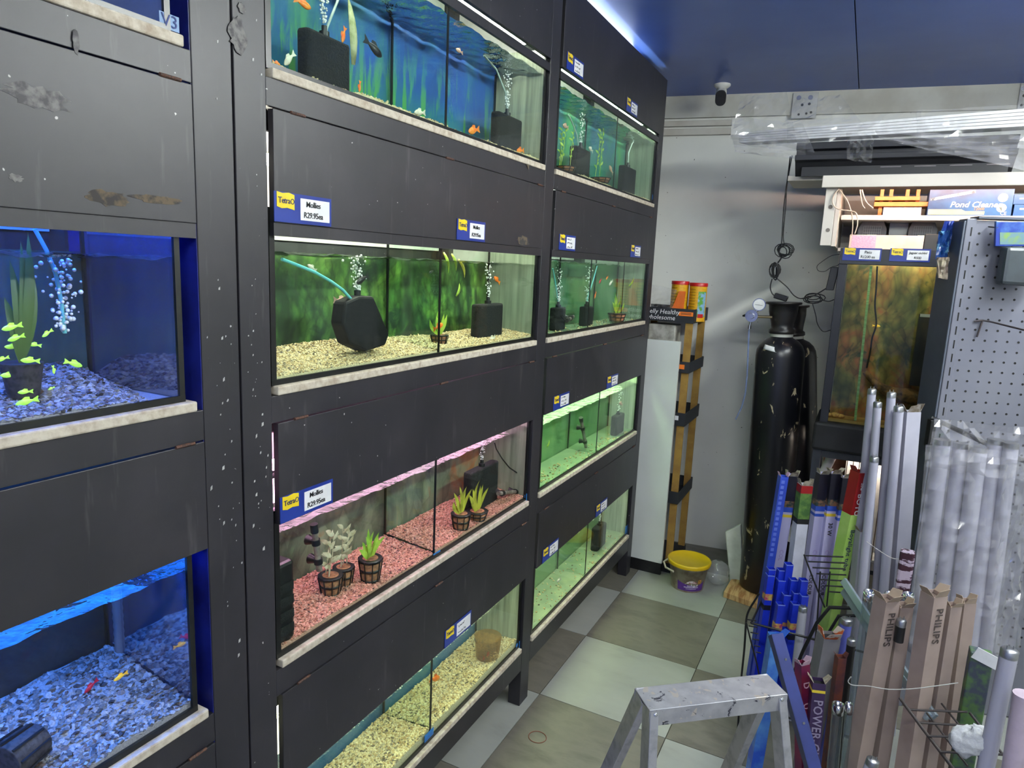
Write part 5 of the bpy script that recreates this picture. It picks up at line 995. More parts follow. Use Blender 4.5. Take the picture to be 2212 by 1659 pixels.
wr([(1690, 275), (1860, 262), (1815, 205), (1720, 215)], 3.58, .010, (12, 8), 4); wr([(1700, 310), (1990, 300), (1990, 240), (1700, 262)], 3.46, .006, (18, 6), 5); wr([(1980, 330), (2240, 330), (2240, 225), (1980, 238)], 3.34, .007, (14, 8), 6)
wr([(1830, 345), (1882, 352), (1890, 285), (1828, 290)], 3.42, .010, (8, 10), 7); wr([(1900, 300), (2240, 375), (2240, 295), (1890, 282)], 3.33, .006, (18, 8), 8, WRAP2)

# ------------------------------------------------------------------ tall tank on its stand
YT = 3.42; FR = mat('black_tank_frame', lin(24, 26, 34), .45, col2=lin(30, 32, 40), scale=8)
xl, xr2 = at_y(1795, 740, YT).x - .008, 1.42; zt_, zb_t = at_y(1820, 536, YT).z, at_y(1772, 935, YT).z; xi, zi1, zi0 = xl + .035, at_y(1900, 573, YT).z, at_y(1800, 912, YT).z
tk = thing('aquarium', 'tall glass tank in a black frame with brown and green backdrop behind the pegboard', 'fish tank', ((xl + xr2) / 2, YT + .18, zb_t - .03))
MB().box((xl, YT, zi1), (xr2, YT + .03, zt_)).build('top_frame', FR, tk, bevel=.002); MB().box((xl, YT, zb_t), (xi, YT + .03, zi1)).build('side_frame', FR, tk, bevel=.002); MB().box((xr2 - .03, YT, zb_t), (xr2, YT + .03, zi1)).build('side_frame', FR, tk)
MB().box((xl, YT + .03, zb_t), (xl + .012, YT + .36, zt_)).build('end_panel', FR, tk); MB().box((xr2 - .012, YT + .03, zb_t), (xr2, YT + .36, zt_)).build('end_panel', FR, tk); MB().box((xl, YT + .03, zt_ - .02), (xr2, YT + .36, zt_)).build('hood_lid', FR, tk)
MB().box((xl - .02, YT - .03, zb_t - .075), (xr2, YT + .36, zi0 - .004)).build('base_pad', mat('black_foam_pad', lin(20, 21, 26), .7, col2=lin(28, 29, 35), scale=12, bump=.2), tk, bevel=.012)
AUT = backdrop('print_autumn', [(.28, G(60, 66, 36)), (.42, G(100, 98, 50)), (.52, G(136, 116, 62)), (.62, G(150, 88, 56)), (.70, G(92, 104, 58)), (.82, G(120, 150, 166))], 6.0, (1, 1, .8), 0.7, (G(66, 76, 46), 12.0, .56), None, 20.0, (34.0, 1.15, .4))
MB().box((xi, YT + .15, zi0), (xr2 - .03, YT + .153, zi1 + .02)).build('backdrop', AUT, tk); MB().box((xi - .02, YT + .006, zi0), (xr2 - .02, YT + .011, zi1 + .015)).build('front_pane', clear('tall_tank_glass', (.90, .93, .84), 1.3, .03), tk)
a = at_y(1882, 575, YT + .03); b = at_y(1847, 908, YT + .03); MB().bar(b, a, .012, .010).build('glass_edge', mat('green_glass_edge', lin(110, 150, 92), .3, col2=lin(140, 176, 120), scale=20, stretch=(1, 1, 6)), tk)
a = at_y(1895, 575, YT + .05); MB().tube([at_y(px, py, YT + .05) for px, py in smooth([(1895, 575), (1893, 620), (1890, 660), (1893, 700), (1884, 730), (1880, 760), (1872, 795)])], .004, 6).build('pump_cable', WIRE, tk)
MB().box((xi, YT + .02, zi0), (xr2 - .03, YT + .145, zi0 + .012)).build('base_pane', mat('amber_floor', lin(190, 150, 90), .4, col2=lin(150, 120, 70), scale=14), tk)
MB().cyl((xi + .03, YT + .1, zi1 + .03), (xr2 - .05, YT + .1, zi1 + .03), .01, n=10).build('lamp_tube', glow('tall_tank_tube', (1, .9, .70), 24), tk)
mb = MB(); mb.tube([at_y(px, py, YT + .07) for px, py in smooth([(1868, 803), (1885, 822), (1905, 838), (1930, 850), (1965, 856), (2002, 868)], 3)], [.012, .013, .014, .016, .018, .019, .021, .024, .027, .03, .032, .034, .035, .034, .032, .03], 10)
mb.solo('driftwood', mat('mottled_driftwood', lin(130, 92, 52), .8, col2=lin(66, 44, 26), scale=40, bump=.8), 'mottled brown driftwood leaning in the tall tank', 'driftwood')
for k, (px, py, w) in enumerate(((1790, 902, .02), (1803, 905, .025), (1815, 906, .02))):
    c = at_y(px, py, YT + .06); MB().ell((c.x, YT + .06, zi0 + .012 + w * .5), (w, w * .8, w * .5), 10, 6).solo('shell', mat('orange_shell', lin(205, 160, 96), .5, col2=lin(150, 100, 60), scale=50), ['pinkish shell in the left corner of the tall tank', 'tan shell in the middle of the tall tank corner', 'tan shell right of the others in the tall tank'][k], 'shell', 'shells')
fish((1902, 705), (1884, 703), YT + .08, F_YE, 'small yellow fish swimming in the tall tank', at=at_y)
lo, hi = box_px(1974, 680, 2060, 838, YT + .035, .05); bxx = thing('breeder_box', 'clear hanging plastic box inside the tall tank at the pegboard', 'box', ((lo[0] + hi[0]) / 2, YT + .06, lo[2])); MB().box(lo, hi).build('box_wall', clear('smoky_plastic', (.55, .57, .66), 1.5, .05, film=lin(90, 92, 110), film_amt=.3), bxx, bevel=.004)
MB().box((lo[0] + .004, lo[1] - .003, hi[2] - .012), (hi[0], lo[1] + .02, hi[2])).build('rim', mat('pale_rim', lin(190, 190, 196), .3), bxx)
sd = thing('tank_stand', 'dark metal stand under the tall tank', 'stand', ((xl + xr2) / 2, YT + .15, 0)); DKM = mat('dark_grey_metal', lin(52, 56, 66), .5, col2=lin(44, 48, 58), scale=20)
zsd = zb_t - .077
for x in (xl - .012, xr2 - .05):
    for y in (YT - .005, YT + .31): MB().box((x, y, 0), (x + .035, y + .035, zsd)).build('leg', DKM, sd)
MB().box((xl + .024, YT - .003, zsd - .035), (xr2 - .051, YT + .03, zsd)).build('front_rail', DKM, sd); MB().box((xl + .024, YT + .03, .30), (xr2 - .051, YT + .31, .32)).build('shelf', DKM, sd); MB().box((xl + .03, YT + .32, .3), (xr2 - .06, YT + .33, zsd - .01)).build('back_board', mat('rust_brown_board', lin(120, 72, 50), .7, col2=lin(90, 54, 40), scale=8), sd)
# lit cage and a white tube on the stand shelf
lo, hi = box_px(1828, 964, 1880, 1040, YT + .14, .12); lo = (lo[0], lo[1], .32); hi = (lo[0] + .32, hi[1], zsd - .05)
cg = thing('lit_cage', 'brightly lit white backed cage on the shelf under the tall tank', 'cage', ((lo[0] + hi[0]) / 2, YT + .2, .32)); MB().box((lo[0], hi[1] - .006, .32), (hi[0], hi[1], hi[2])).build('back', LINER, cg); MB().box((lo[0], lo[1], .32), (hi[0], hi[1] - .007, .33)).build('tray', LINER, cg)
for k in range(12): MB().cyl((lo[0] + k * .026 + .004, lo[1], .33), (lo[0] + k * .026 + .004, lo[1], hi[2]), .0022, n=6).build('bar', mat('brown_bar', lin(120, 84, 60), .5), cg)
MB().box((lo[0], lo[1] - .002, hi[2] - .004), (hi[0], hi[1], hi[2])).build('roof', LINER, cg); MB().cyl((lo[0] + .02, lo[1] + .06, hi[2] - .02), (hi[0] - .02, lo[1] + .06, hi[2] - .02), .008, n=8).build('lamp_tube', glow('cage_tube', (1, .84, .7), 45), cg)
a, b = at_y(1782, 1010, YT + .1), at_y(1806, 968, YT + .1); MB().cyl(V((a.x - .12, YT + .1, .36)), b, .022, n=16).solo('white_tube', mat('white_card_tube', lin(206, 200, 205), .5), 'white card tube slanting under the tall tank', 'tube')
price_tag(at_y(1819, 561, YT - .001) + V((0, -.0006, -.002)), X_, Z_, ['Pacu', 'R1200 ea'], 'price tag for pacu at the left of the tall tank frame', .152, .055, .0165)
price_tag(at_y(1920, 563, YT - .001) + V((0, -.0006, -.002)), X_, Z_, ['Jaguar cichlid', 'R500'], 'price tag for jaguar cichlid on the tall tank frame', .152, .055, .0140)
# ------------------------------------------------------------------ grey pegboard gondola, turned twenty degrees to the rack
GA = math.radians(20.0); GE = V((math.cos(GA), math.sin(GA), 0)); GN = V((math.sin(GA), -math.cos(GA), 0)); G0 = V((1.312, 2.914, 0))
def gp(px, py, off=0.0):
    d = ray(px, py); return CAM + d * (((G0 - CAM).dot(GN) + off) / d.dot(GN))
def gs(p): return (p - G0).dot(GE)
PEG = mat('grey_powder_coat', lin(112, 114, 126), .4, col2=lin(104, 106, 119), scale=4); PEGD = mat('darker_grey_metal', lin(84, 90, 104), .4, col2=lin(76, 82, 96), scale=6); HOLE = mat('hole_black', lin(12, 12, 14), .8)
zgt = gp(2100, 472).z; s0, s1 = gs(gp(2089, 474)), gs(gp(2111, 474))
go = thing('pegboard_gondola', 'grey metal pegboard shelving unit cut off by the right edge', 'shelving', G0 + GE * .4)
MB().obox(G0 + GE * (s1 + .45) - GN * .008 + Z_ * (zgt / 2), GE * .9, GN * .012, Z_ * (zgt - .01)).build('back_panel', PEG, go)
MB().obox(G0 + GE * ((s0 + s1) / 2) - GN * .028 + Z_ * (zgt / 2), GE * (s1 - s0), GN * .06, Z_ * zgt).build('upright', PEG, go, bevel=.003)
MB().obox(G0 + GE * (s0 - .0045) - GN * .075 + Z_ * (zgt / 2 - .004), GE * .007, GN * .15, Z_ * (zgt - .008)).build('side_cover', PEGD, go, bevel=.002)
MB().obox(G0 + GE * (s1 + .4) - GN * .20 + Z_ * .06, GE * 1.0, GN * .36, Z_ * .12).build('base', PEGD, go)
MB().obox(G0 + GE * (s1 + .45) - GN * .02 + Z_ * (zgt + .004), GE * .9, GN * .06, Z_ * .008).build('top_cap', PEGD, go)
mb = MB(); k = 0
for i in range(48):
    z = zgt - .05 - i * .0373
    if z < .2: break
    for j in range(22):
        c = G0 + GE * (s1 + .014 + .0373 * j + (.012 if i % 2 else 0) * 0) + Z_ * z; mb.cyl(c - GN * .003, c - GN * .0012, .0042, n=8)
mb.build('peg_holes', HOLE, go)['kind'] = 'stuff'
mb = MB()
for i in range(34):
    c = G0 + GE * ((s0 + s1) / 2 + .002) + Z_ * (zgt - .045 - i * .0495); mb.obox(c + GN * .0022, GE * .0045, GN * .001, Z_ * .030)
mb.build('slots', HOLE, go)['kind'] = 'stuff'
# hook, hanging packs, outrigger bar
hk = thing('peg_hook', 'dark wire hook on the pegboard pointing to the right edge', 'hook', gp(2110, 727), 'pegboard hooks'); MB().tube([gp(2104, 694, .004), gp(2122, 692, .008), gp(2140, 695, .02), gp(2216, 714, .12)], .0032, 8).build('rod', mat('dark_hook', lin(70, 64, 66), .4, .6), hk); MB().tube([gp(2122, 694, .006), gp(2117, 708, .008), gp(2110, 728, .006)], .003, 8).build('stay', mat('dark_hook', lin(70, 64, 66), .4, .6), hk)
ba = thing('outrigger_bar', 'thick black bar running from the pegboard upright to the right edge', 'bar', gp(2018, 912)); MB().tube([gp(2012, 903, .01), gp(2025, 908, .02), gp(2100, 944, .12), gp(2225, 1002, .26)], .0085, 10).build('rod', BLK, ba); q = gp(2012, 918, .012); MB().obox(q - Z_ * .03, GE * .02, GN * .03, Z_ * .10).build('bracket', BLK, ba, bevel=.002)
PKB = mat('blue_packet_print', lin(34, 56, 140), .25, col2=lin(70, 110, 170), scale=14, lo=.45, hi=.65)
pk = thing('hanging_pack', 'blue pack with a green picture hanging on the pegboard', 'pack', gp(2185, 532, .05), 'packs on the pegboard'); q = [gp(2150, 532, .05), gp(2232, 532, .05), gp(2232, 478, .05), gp(2152, 478, .05)]
MB().add([v for v in q] + [v - GN * .012 for v in q], [(0, 1, 2, 3), (7, 6, 5, 4), (0, 4, 5, 1), (1, 5, 6, 2), (2, 6, 7, 3), (3, 7, 4, 0)]).build('sleeve', PKB, pk, bevel=.002)
q = [gp(2160, 528, .0512), gp(2215, 528, .0512), gp(2215, 502, .0512), gp(2160, 502, .0512)]; MB().add(q, [(0, 1, 2, 3)]).build('picture', mat('green_red_print', lin(90, 120, 130), .4, col2=lin(110, 140, 70), scale=40), pk)
pk = thing('blister_pack', 'dark grey plastic pack hanging below the blue pack on the pegboard', 'pack', gp(2185, 622, .03), 'packs on the pegboard'); q = [gp(2146, 614, .03), gp(2235, 620, .03), gp(2235, 536, .03), gp(2158, 534, .03)]
MB().add([v for v in q] + [v + GN * .05 for v in q], [(3, 2, 1, 0), (4, 5, 6, 7), (0, 1, 5, 4), (1, 2, 6, 5), (2, 3, 7, 6), (3, 0, 4, 7)]).build('shell', mat('dark_green_grey', lin(52, 60, 66), .35, col2=lin(44, 50, 56), scale=10), pk, bevel=.012)
MB().tube([gp(2136, 490, .004), gp(2155, 492, .05)], .0028, 6).build('hook', BLK, pk)
for k, (q, m, lb) in enumerate(((((2022, 545), (2052, 545), (2060, 478), (2040, 478)), PKB, 'blue sachet at the top of the bunch beside the upright'), (((2020, 560), (2046, 556), (2052, 498), (2028, 500)), mat('blue_sachet_b', lin(28, 66, 130), .25, col2=lin(120, 180, 210), scale=20, lo=.5, hi=.6), 'blue and yellow sachet in the middle of the bunch'), (((2026, 600), (2046, 604), (2050, 556), (2024, 556)), mat('tan_sachet', lin(170, 160, 140), .3, col2=lin(110, 90, 90), scale=24), 'tan ended sachet at the bottom of the bunch'))):
    c = crumple(*[at_y(a_, b_, 2.97 - .02 * k) for a_, b_ in q], .003, (5, 7), k + 30); c.solo('food_sachet', m, lb, 'sachet', 'sachets hanging by the gondola', thick=.008)

# ------------------------------------------------------------------ lamp tubes and cartons standing in the wire holder
def frame_of(pt, pb, zend):
    d = (pt - pb).normalized(); e = pt + d * ((zend - pt.z) / d.z); a = RT - d * RT.dot(d); a.normalize(); return d, e, a, d.cross(a)
def real(px_w, p): return px_w * (p - CAM).dot(FW) / FPX
def carton(t, b, y, wpx, m, name, label, cat, group, yb=None, zend=.06, turn=0.0, parts=(), cap=None, flaps=0, inner=INK):
    """square lamp carton standing upright: top pixel, lower pixel, depth y, width in pixels"""
    pt, pb = at_y(t[0], t[1], y), at_y(b[0], b[1], yb if yb else y); d, e, a, f = frame_of(pt, pb, zend); w = real(wpx, pt)
    if turn: a = a * math.cos(turn) + a.cross(d) * -math.sin(turn); f = d.cross(a)
    f = -f if f.dot(FW) > 0 else f       # f points to the viewer
    o = thing(name, label, cat, e, group); L = (pt - e).length; h = w / 2; k = .0012
    mb = MB()
    for sg in (-1, 1): mb.obox(e + d * (L / 2) + a * (sg * (h - k / 2)), a * k, f * w, d * L); mb.obox(e + d * (L / 2) + f * (sg * (h - k / 2)), a * (w - 2 * k), f * k, d * L)
    mb.build('sleeve', m, o); MB().obox(e + d * (L - .012), a * (w - 2 * k), f * (w - 2 * k), d * .004).build('inside', inner, o)  # dark plate below the rim: shade of the hollow put into its colour
    for i in range(flaps):
        sg = (1, -1, 1)[i]; ba = e + d * L + (a if i < 2 else f) * (sg * h * .9); s = f if i < 2 else a
        MB().prism([(-h * .9, 0), (h * .9, 0), (h * .6, w * .7), (-h * .7, w * .55)], ba, s, d * .85 + (a if i < 2 else f) * (sg * random.uniform(.2, .7)), (a if i < 2 else f) * .0012).build('flap', cap or m, o)
    for pr in parts:      # ('band', from_top, to_top, material) or ('text', from_top, string, size, material)
        if pr[0] == 'band': MB().obox(e + d * (L - (pr[1] + pr[2]) / 2) + f * (h + .0004), a * w * 1.01, f * .0006, d * (pr[2] - pr[1])).obox(e + d * (L - (pr[1] + pr[2]) / 2) - a * (h + .0004), a * .0006, f * w * 1.01, d * (pr[2] - pr[1])).build('print', pr[3], o)
        elif pr[0] == 'dash': MB().obox(e + d * (L - pr[1]) + f * (h + .0006) - a * (w * .12), a * w * .4, f * .0008, d * pr[2]).build('print', pr[3], o)
        else: words(pr[2], pr[3], pr[4], o, e + d * (L - pr[1]) + f * (h + .0012), -d, a, align='LEFT', space=1.05, bold=pr[3] * .012)
    return o
def lamp_tube(t, b, y, wpx, label, m=None, yb=None, zend=.06, group='loose fluorescent tubes', cap=True, name='fluorescent_tube'):
    pt, pb = at_y(t[0], t[1], y), at_y(b[0], b[1], yb if yb else y); d, e, a, f = frame_of(pt, pb, zend); r = real(wpx, pt) / 2; o = thing(name, label, 'lamp tube', e, group)
    MB().cyl(e, pt - d * (.018 if cap else 0), r, n=18).build('glass_tube', m or mat('white_lamp_glass', lin(178, 178, 194), .18, col2=lin(168, 168, 186), scale=4), o)
    if cap:
        MB().lathe([(r * 1.01, 0), (r * 1.01, .016), (r * .85, .019), (0, .019)], pt - d * .019, d, n=18).build('end_cap', STEEL, o)
        for sg in (-1, 1): MB().cyl(pt + a * (sg * r * .42), pt + a * (sg * r * .42) + d * .008, .0013, n=6).build('pin', STEEL, o)
    return o
LIL = mat('lilac_white_carton', lin(196, 194, 232), .4, col2=lin(186, 184, 224), scale=4); NAVY = mat('navy_black_carton', lin(26, 27, 44), .4, col2=lin(20, 20, 32), scale=10); BLU = mat('bright_blue_carton', lin(28, 48, 190), .35, col2=lin(34, 58, 206), scale=8)
BOYR = mat('dark_red_carton', lin(150, 26, 30), .4); BOYG = mat('lime_carton', lin(150, 196, 80), .4, col2=lin(180, 214, 120), scale=6); KRAFT = mat('grey_kraft_carton', lin(168, 150, 142), .75, col2=lin(150, 132, 126), scale=5); TORN = mat('torn_card_edge', lin(176, 168, 150), .8, col2=lin(120, 110, 96), scale=40)
YELB = mat('yellow_print_band', lin(226, 200, 60), .5); BLUB = mat('blue_print_band', lin(50, 86, 190), .5); PICB = mat('reef_print', lin(40, 60, 60), .5, col2=lin(150, 110, 80), scale=60); LETL = mat('lilac_letter', lin(176, 160, 214), .6)
CG = 'lamp cartons in the wire holder'
def colour_box(t, b, lb, band, y=2.76, w=21, extra=()):
    carton(t, b, y, w, LIL, 'lamp_carton', lb, 'carton', CG, parts=[('band', 0, .10, NAVY), ('band', .10, .125, PICB), ('band', .125, .145, BLUB), ('band', .155, .166, band), ('text', .30, 'COL', .022, LETL), ('text', .40, 'COLOUR', .020, INK)] + list(extra), cap=TORN, flaps=3)
colour_box((1710, 1026), (1678, 1221), 'lilac and navy lamp carton with yellow band, leftmost of the row', YELB)
colour_box((1778, 1022), (1748, 1237), 'lilac and navy lamp carton with blue band in the middle of the row', BLUB)
colour_box((1802, 1021), (1775, 1237), 'lilac and navy lamp carton marked 30 W beside the wire holder', YELB, extra=[('text', .19, '30 W', .022, INK)])
colour_box((1826, 1030), (1800, 1231), 'lilac and navy lamp carton with blue band beside the red carton', BLUB)
carton((1739, 1046), (1716, 1231), 2.70, 24, mat('white_green_carton', lin(206, 208, 222), .4), 'lamp_carton', 'white lamp carton with red and green planted picture at its top', 'carton', CG, parts=[('band', 0, .03, BOYR), ('band', .03, .13, mat('plant_print', lin(60, 96, 50), .5, col2=lin(96, 130, 60), scale=40)), ('band', .13, .15, INK)], cap=TORN, flaps=3)
carton((1692, 1028), (1650, 1290), 2.70, 17, mat('blue_pink_carton', lin(36, 60, 170), .4, col2=lin(56, 84, 196), scale=5), 'lamp_carton', 'tall blue carton with pink edge at the far left of the holder', 'carton', CG, parts=[('band', .02 + .028 * i_, .02 + .028 * i_ + (.017 if i_ % 3 else .022), mat('faded_white_print', lin(150, 166, 226), .5)) for i_ in range(0)] + [('dash', .02 + .021 * i_, .012, mat('faded_white_print', lin(96, 118, 214), .5)) for i_ in range(15)], cap=mat('pink_edge', lin(210, 170, 200), .5), flaps=2)
carton((1857, 1018), (1803, 1281), 2.62, 26, BOYR, 'lamp_carton', 'red and lime lamp carton leaning in the holder', 'carton', CG, turn=.3, parts=[('band', .155, .62, BOYG), ('text', .035, '20w', .016, INKW), ('text', .075, 'BOYU', .030, INKW), ('text', .21, 'Boyalight tube', .026, mat('dark_blue_red_ink', lin(40, 50, 90), .5))], flaps=2)
carton((1863, 1146), (1851, 1270), 2.60, 20, mat('plain_grey_carton', lin(184, 184, 196), .6, col2=lin(170, 170, 182), scale=6), 'lamp_carton', 'plain pale carton right of the lime carton', 'carton', CG, cap=KRAFT, flaps=3)
for k, (t, b, w, y, lb) in enumerate((((1884, 840), (1843, 1262), 17, 2.62, 'tallest white fluorescent tube standing beside the tall tank'), ((1896, 868), (1868, 1262), 17, 2.58, 'white fluorescent tube just right of the tallest one'), ((1926, 847), (1893, 1275), 18, 2.62, 'white fluorescent tube in the middle of the bundle'), ((1942, 877), (1908, 1280), 20, 2.56, 'white fluorescent tube right of the middle of the bundle'), ((1889, 986), (1862, 1262), 18, 2.50, 'shorter white fluorescent tube with dark cap in front of the bundle'))): lamp_tube(t, b, y, w, lb)
carton((1966, 888), (1935, 1290), 2.60, 30, mat('white_wrap_card', lin(188, 188, 202), .6, col2=lin(174, 174, 190), scale=5), 'lamp_carton', 'torn white carton standing against the pegboard upright', 'carton', CG, cap=mat('torn_brown', lin(120, 108, 92), .8, col2=lin(180, 176, 176), scale=20), flaps=3)
# string around the tube bundle
MB().tube([at_y(a_, b_, 2.47) for a_, b_ in smooth([(1872, 1170), (1900, 1190), (1925, 1205), (1945, 1208)])], .0012, 5).solo('string', mat('white_string', lin(190, 188, 186), .8), 'thin white string tied around the tube bundle', 'string')
# bunch of small blue cartons
BG = 'small bright blue cartons bunched in the holder'; rng = random.Random(21); YEL2 = mat('pink_yellow_print', lin(170, 60, 110), .5, col2=lin(200, 180, 80), scale=50)
blues = [((1666, 1227), 'at the back left of the bunch'), ((1688, 1229), 'second along the back of the bunch'), ((1704, 1217), 'tallest at the back of the bunch'), ((1664, 1240), 'at the left edge of the bunch'), ((1687, 1251), 'left of the middle of the bunch'), ((1714, 1250), 'right of the middle at the back'), ((1736, 1251), 'at the back right of the bunch'),
         ((1699, 1282), 'in the middle of the bunch'), ((1720, 1278), 'middle right of the bunch'), ((1737, 1284), 'at the right edge of the bunch'), ((1686, 1303), 'front left with a pink band'), ((1718, 1302), 'front right with a pink band')]
for k, ((px, py), lb) in enumerate(blues):
    carton((px, py), (px - .125 * (1480 - py) - 4, 1480), 2.62 - .018 * (k // 3) - .03 * (k > 9), 15, BLU, 'lamp_carton', 'small open blue carton ' + lb, 'carton', BG, inner=mat('blue_inside_shade', lin(20, 30, 110), .6), flaps=0, zend=.10, parts=[('band', 0, .0035, mat('pale_blue_edge', lin(120, 140, 225), .5))] + ([('band', .075, .10, YEL2), ('band', .12, .14, NAVY)] if k > 8 or k in (3,) else [('band', .11, .125, YEL2)] if k % 2 else []))
lamp_tube((1735, 1310), (1722, 1420), 2.50, 18, 'bare tube with chrome cap among the blue cartons')
c = carton((1676, 1372), (1632, 1640), 2.02, 26, mat('sea_print_carton', lin(30, 80, 190), .4, col2=lin(90, 150, 215), scale=9), 'lamp_carton', 'blue sea printed carton behind the step ladder', 'carton', CG, flaps=1)
# wire holder
wh = thing('wire_holder', 'black wire holder standing on the floor full of lamp cartons', 'wire rack', (0.80, 2.45, 0))
def rod(pts, y, r=.0032): MB().tube([at_y(a_, b_, y[i] if isinstance(y, (list, tuple)) else y) for i, (a_, b_) in enumerate(pts)], r, 6).build('wire', WIRE, wh)
rod(smooth([(1640, 1282), (1630, 1298), (1618, 1318), (1612, 1340), (1608, 1400), (1600, 1480), (1594, 1574)]), 2.43, .004); rod(smooth([(1612, 1345), (1622, 1385), (1634, 1430), (1642, 1470)]), 2.42, .003)
for k in range(6): rod([(1613 + k * 4, 1338 + k * 14), (1634 + k * 2, 1338 + k * 14 + 3)], 2.43, .0022)
for k in range(7): rod([(1737 + k * 9, 1200 + k * 13), (1822 + k * 2, 1203 + k * 13)], 2.44, .0026)
rod([(1737, 1198), (1760, 1260), (1782, 1312)], 2.43, .003); rod([(1772, 1235), (1766, 1330), (1760, 1400)], 2.43, .003); rod([(1793, 1235), (1786, 1310)], 2.435, .0028)
rod([(1848, 1314), (1792, 1312), (1765, 1345), (1735, 1405), (1716, 1450)], 2.36, .006); rod([(1848, 1330), (1812, 1330), (1770, 1400), (1735, 1470)], 2.34, .005)
for z in (.10, .42): 
    P = [V((.76, 2.44, z)), V((1.22, 2.44, z)), V((1.22, 2.86, z)), V((.78, 2.86, z)), V((.76, 2.44, z))]; MB().tube(P, .004, 6).build('wire', WIRE, wh)
for k in range(8): MB().tube([V((.80 + k * .055, 2.44, .095)), V((.80 + k * .055, 2.86, .095))], .0025, 5).build('wire', WIRE, wh)
for (x, y) in ((1.22, 2.44), (1.22, 2.86), (.78, 2.86)): MB().tube([V((x, y, 0)), V((x, y, .62))], .004, 6).build('wire', WIRE, wh)
# leaning aluminium strips and clear tubes with chrome ends
ALU = mat('pale_aluminium', lin(176, 190, 202), .3, .6, col2=lin(160, 176, 190), scale=5)
for k, (a_, b_) in enumerate((((1822, 1254), (1900, 1372)), ((1822, 1276), (1895, 1385)))):
    p, q = at_y(a_[0], a_[1], 2.42), at_y(b_[0], b_[1], 2.22); MB().bar(p, q + (q - p) * 1.2, .024, .012, (0, 1, 0)).solo('metal_strip', ALU, ['upper pale metal strip leaning across the cartons', 'lower pale metal strip leaning across the cartons'][k], 'strip', 'leaning metal strips', bevel=.002)
CLT = clear('clear_acrylic', (.80, .86, .86), 1.45, .04, film=lin(150, 160, 165), film_amt=.22)
for k, (t, b, w, y, lb) in enumerate((((1880, 1278), (1852, 1490), 26, 2.20, 'clear tube with chrome rim left of the kraft cartons'), ((1924, 1282), (1915, 1330), 24, 2.30, 'clear tube with chrome rim behind the first kraft carton'), ((1964, 1282), (1955, 1330), 22, 2.34, 'clear tube with chrome rim between the kraft cartons'),
                                       ((1811, 1520), (1800, 1640), 24, 2.05, 'short clear tube with chrome rim beside the purple carton'), ((1834, 1520), (1826, 1640), 16, 2.02, 'thin clear tube with chrome rim beside the purple carton'))):
    pt, pb = at_y(t[0], t[1], y), at_y(b[0], b[1], y); d, e, a, f = frame_of(pt, pb, .06); r = real(w, pt) / 2; o = thing('clear_tube', lb, 'tube', e, 'clear tubes'); MB().cyl(e, pt - d * .02, r, n=18, caps=False).build('tube_wall', CLT, o); MB().lathe([(r * .9, -.03), (r * 1.02, -.03), (r * 1.02, 0), (r * .9, 0), (r * .88, -.03)], pt, d, n=20).build('rim', CHROME, o)
# purple and red cartons by the ladder
carton((1767, 1470), (1752, 1650), 1.98, 26, mat('dark_purple_carton', lin(52, 36, 72), .4, col2=lin(62, 44, 84), scale=6), 'lamp_carton', 'dark purple lamp carton beside the step ladder', 'carton', CG, parts=[('band', .02, .028, YELB), ('text', .048, 'POWER-GLO', .034, mat('grey_violet_ink', lin(150, 140, 168), .5))], cap=TORN, flaps=2, turn=-.2)
carton((1733, 1432), (1733, 1650), 2.0, 22, mat('wine_carton', lin(120, 28, 52), .4, col2=lin(90, 24, 60), scale=12), 'lamp_carton', 'wine red lamp carton left of the purple carton', 'carton', CG, parts=[('text', .05, 'D     U', .028, mat('pink_ink', lin(216, 170, 190), .5))], cap=mat('pink_torn', lin(190, 160, 176), .7), flaps=3, turn=.3)
o = carton((1790, 1372), (1772, 1470), 2.20, 36, mat('grey_card', lin(120, 118, 124), .7), 'lamp_carton', 'grey carton with orange and white torn top behind the purple carton', 'carton', CG, cap=mat('orange_white_card', lin(216, 205, 196), .6, col2=lin(200, 96, 50), scale=30, lo=.5, hi=.55), flaps=3)
lamp_tube((1830, 1336), (1806, 1460), 2.28, 24, 'blue tube standing behind the grey torn carton', mat('blue_glass_tube', lin(96, 104, 196), .3)); lamp_tube((1840, 1380), (1830, 1460), 2.18, 18, 'tube with a long black cap right of the grey torn carton', BLK)  # the first tube's glass is coloured blue
carton((1816, 1418), (1806, 1500), 2.10, 18, mat('brown_red_card', lin(110, 56, 40), .7, col2=lin(70, 40, 50), scale=20), 'lamp_carton', 'small brown and red packet beside the purple carton', 'carton', CG, flaps=2)
lamp_tube((1887, 1640), (1880, 1659), 1.80, 26, 'stub of white tube at the bottom edge of the picture')
# kraft cartons
KG = 'kraft lamp cartons'; PH = mat('brown_black_letter', lin(70, 60, 58), .7)
for (t, b, y, w, lb, tx) in (((1916, 1292), (1852, 1650), 2.02, 36, 'widest kraft carton with large lettering, left of the group', True), ((1950, 1306), (1897, 1650), 2.06, 30, 'kraft carton with torn side showing a black cap', False), ((2018, 1282), (1962, 1650), 2.00, 36, 'tallest kraft carton with large lettering in the middle', True),
                             ((2057, 1306), (2003, 1650), 2.03, 26, 'narrow kraft carton right of the tallest', False), ((2086, 1298), (2042, 1650), 2.08, 28, 'kraft carton at the right of the group', False)):
    carton(t, b, y, w, KRAFT, 'kraft_carton', lb, 'carton', KG, cap=mat('kraft_torn', lin(186, 166, 148), .8), flaps=3, turn=.25 if tx else .1, inner=mat('kraft_inside_shade', lin(96, 80, 72), .8), parts=[('text', .03, 'PHILIPS', .030, PH)] if tx else [])
lamp_tube((1948, 1338), (1938, 1400), 2.0, 20, 'black capped tube poking from the torn kraft carton', BLK, zend=at_y(1940, 1385, 2.0).z)
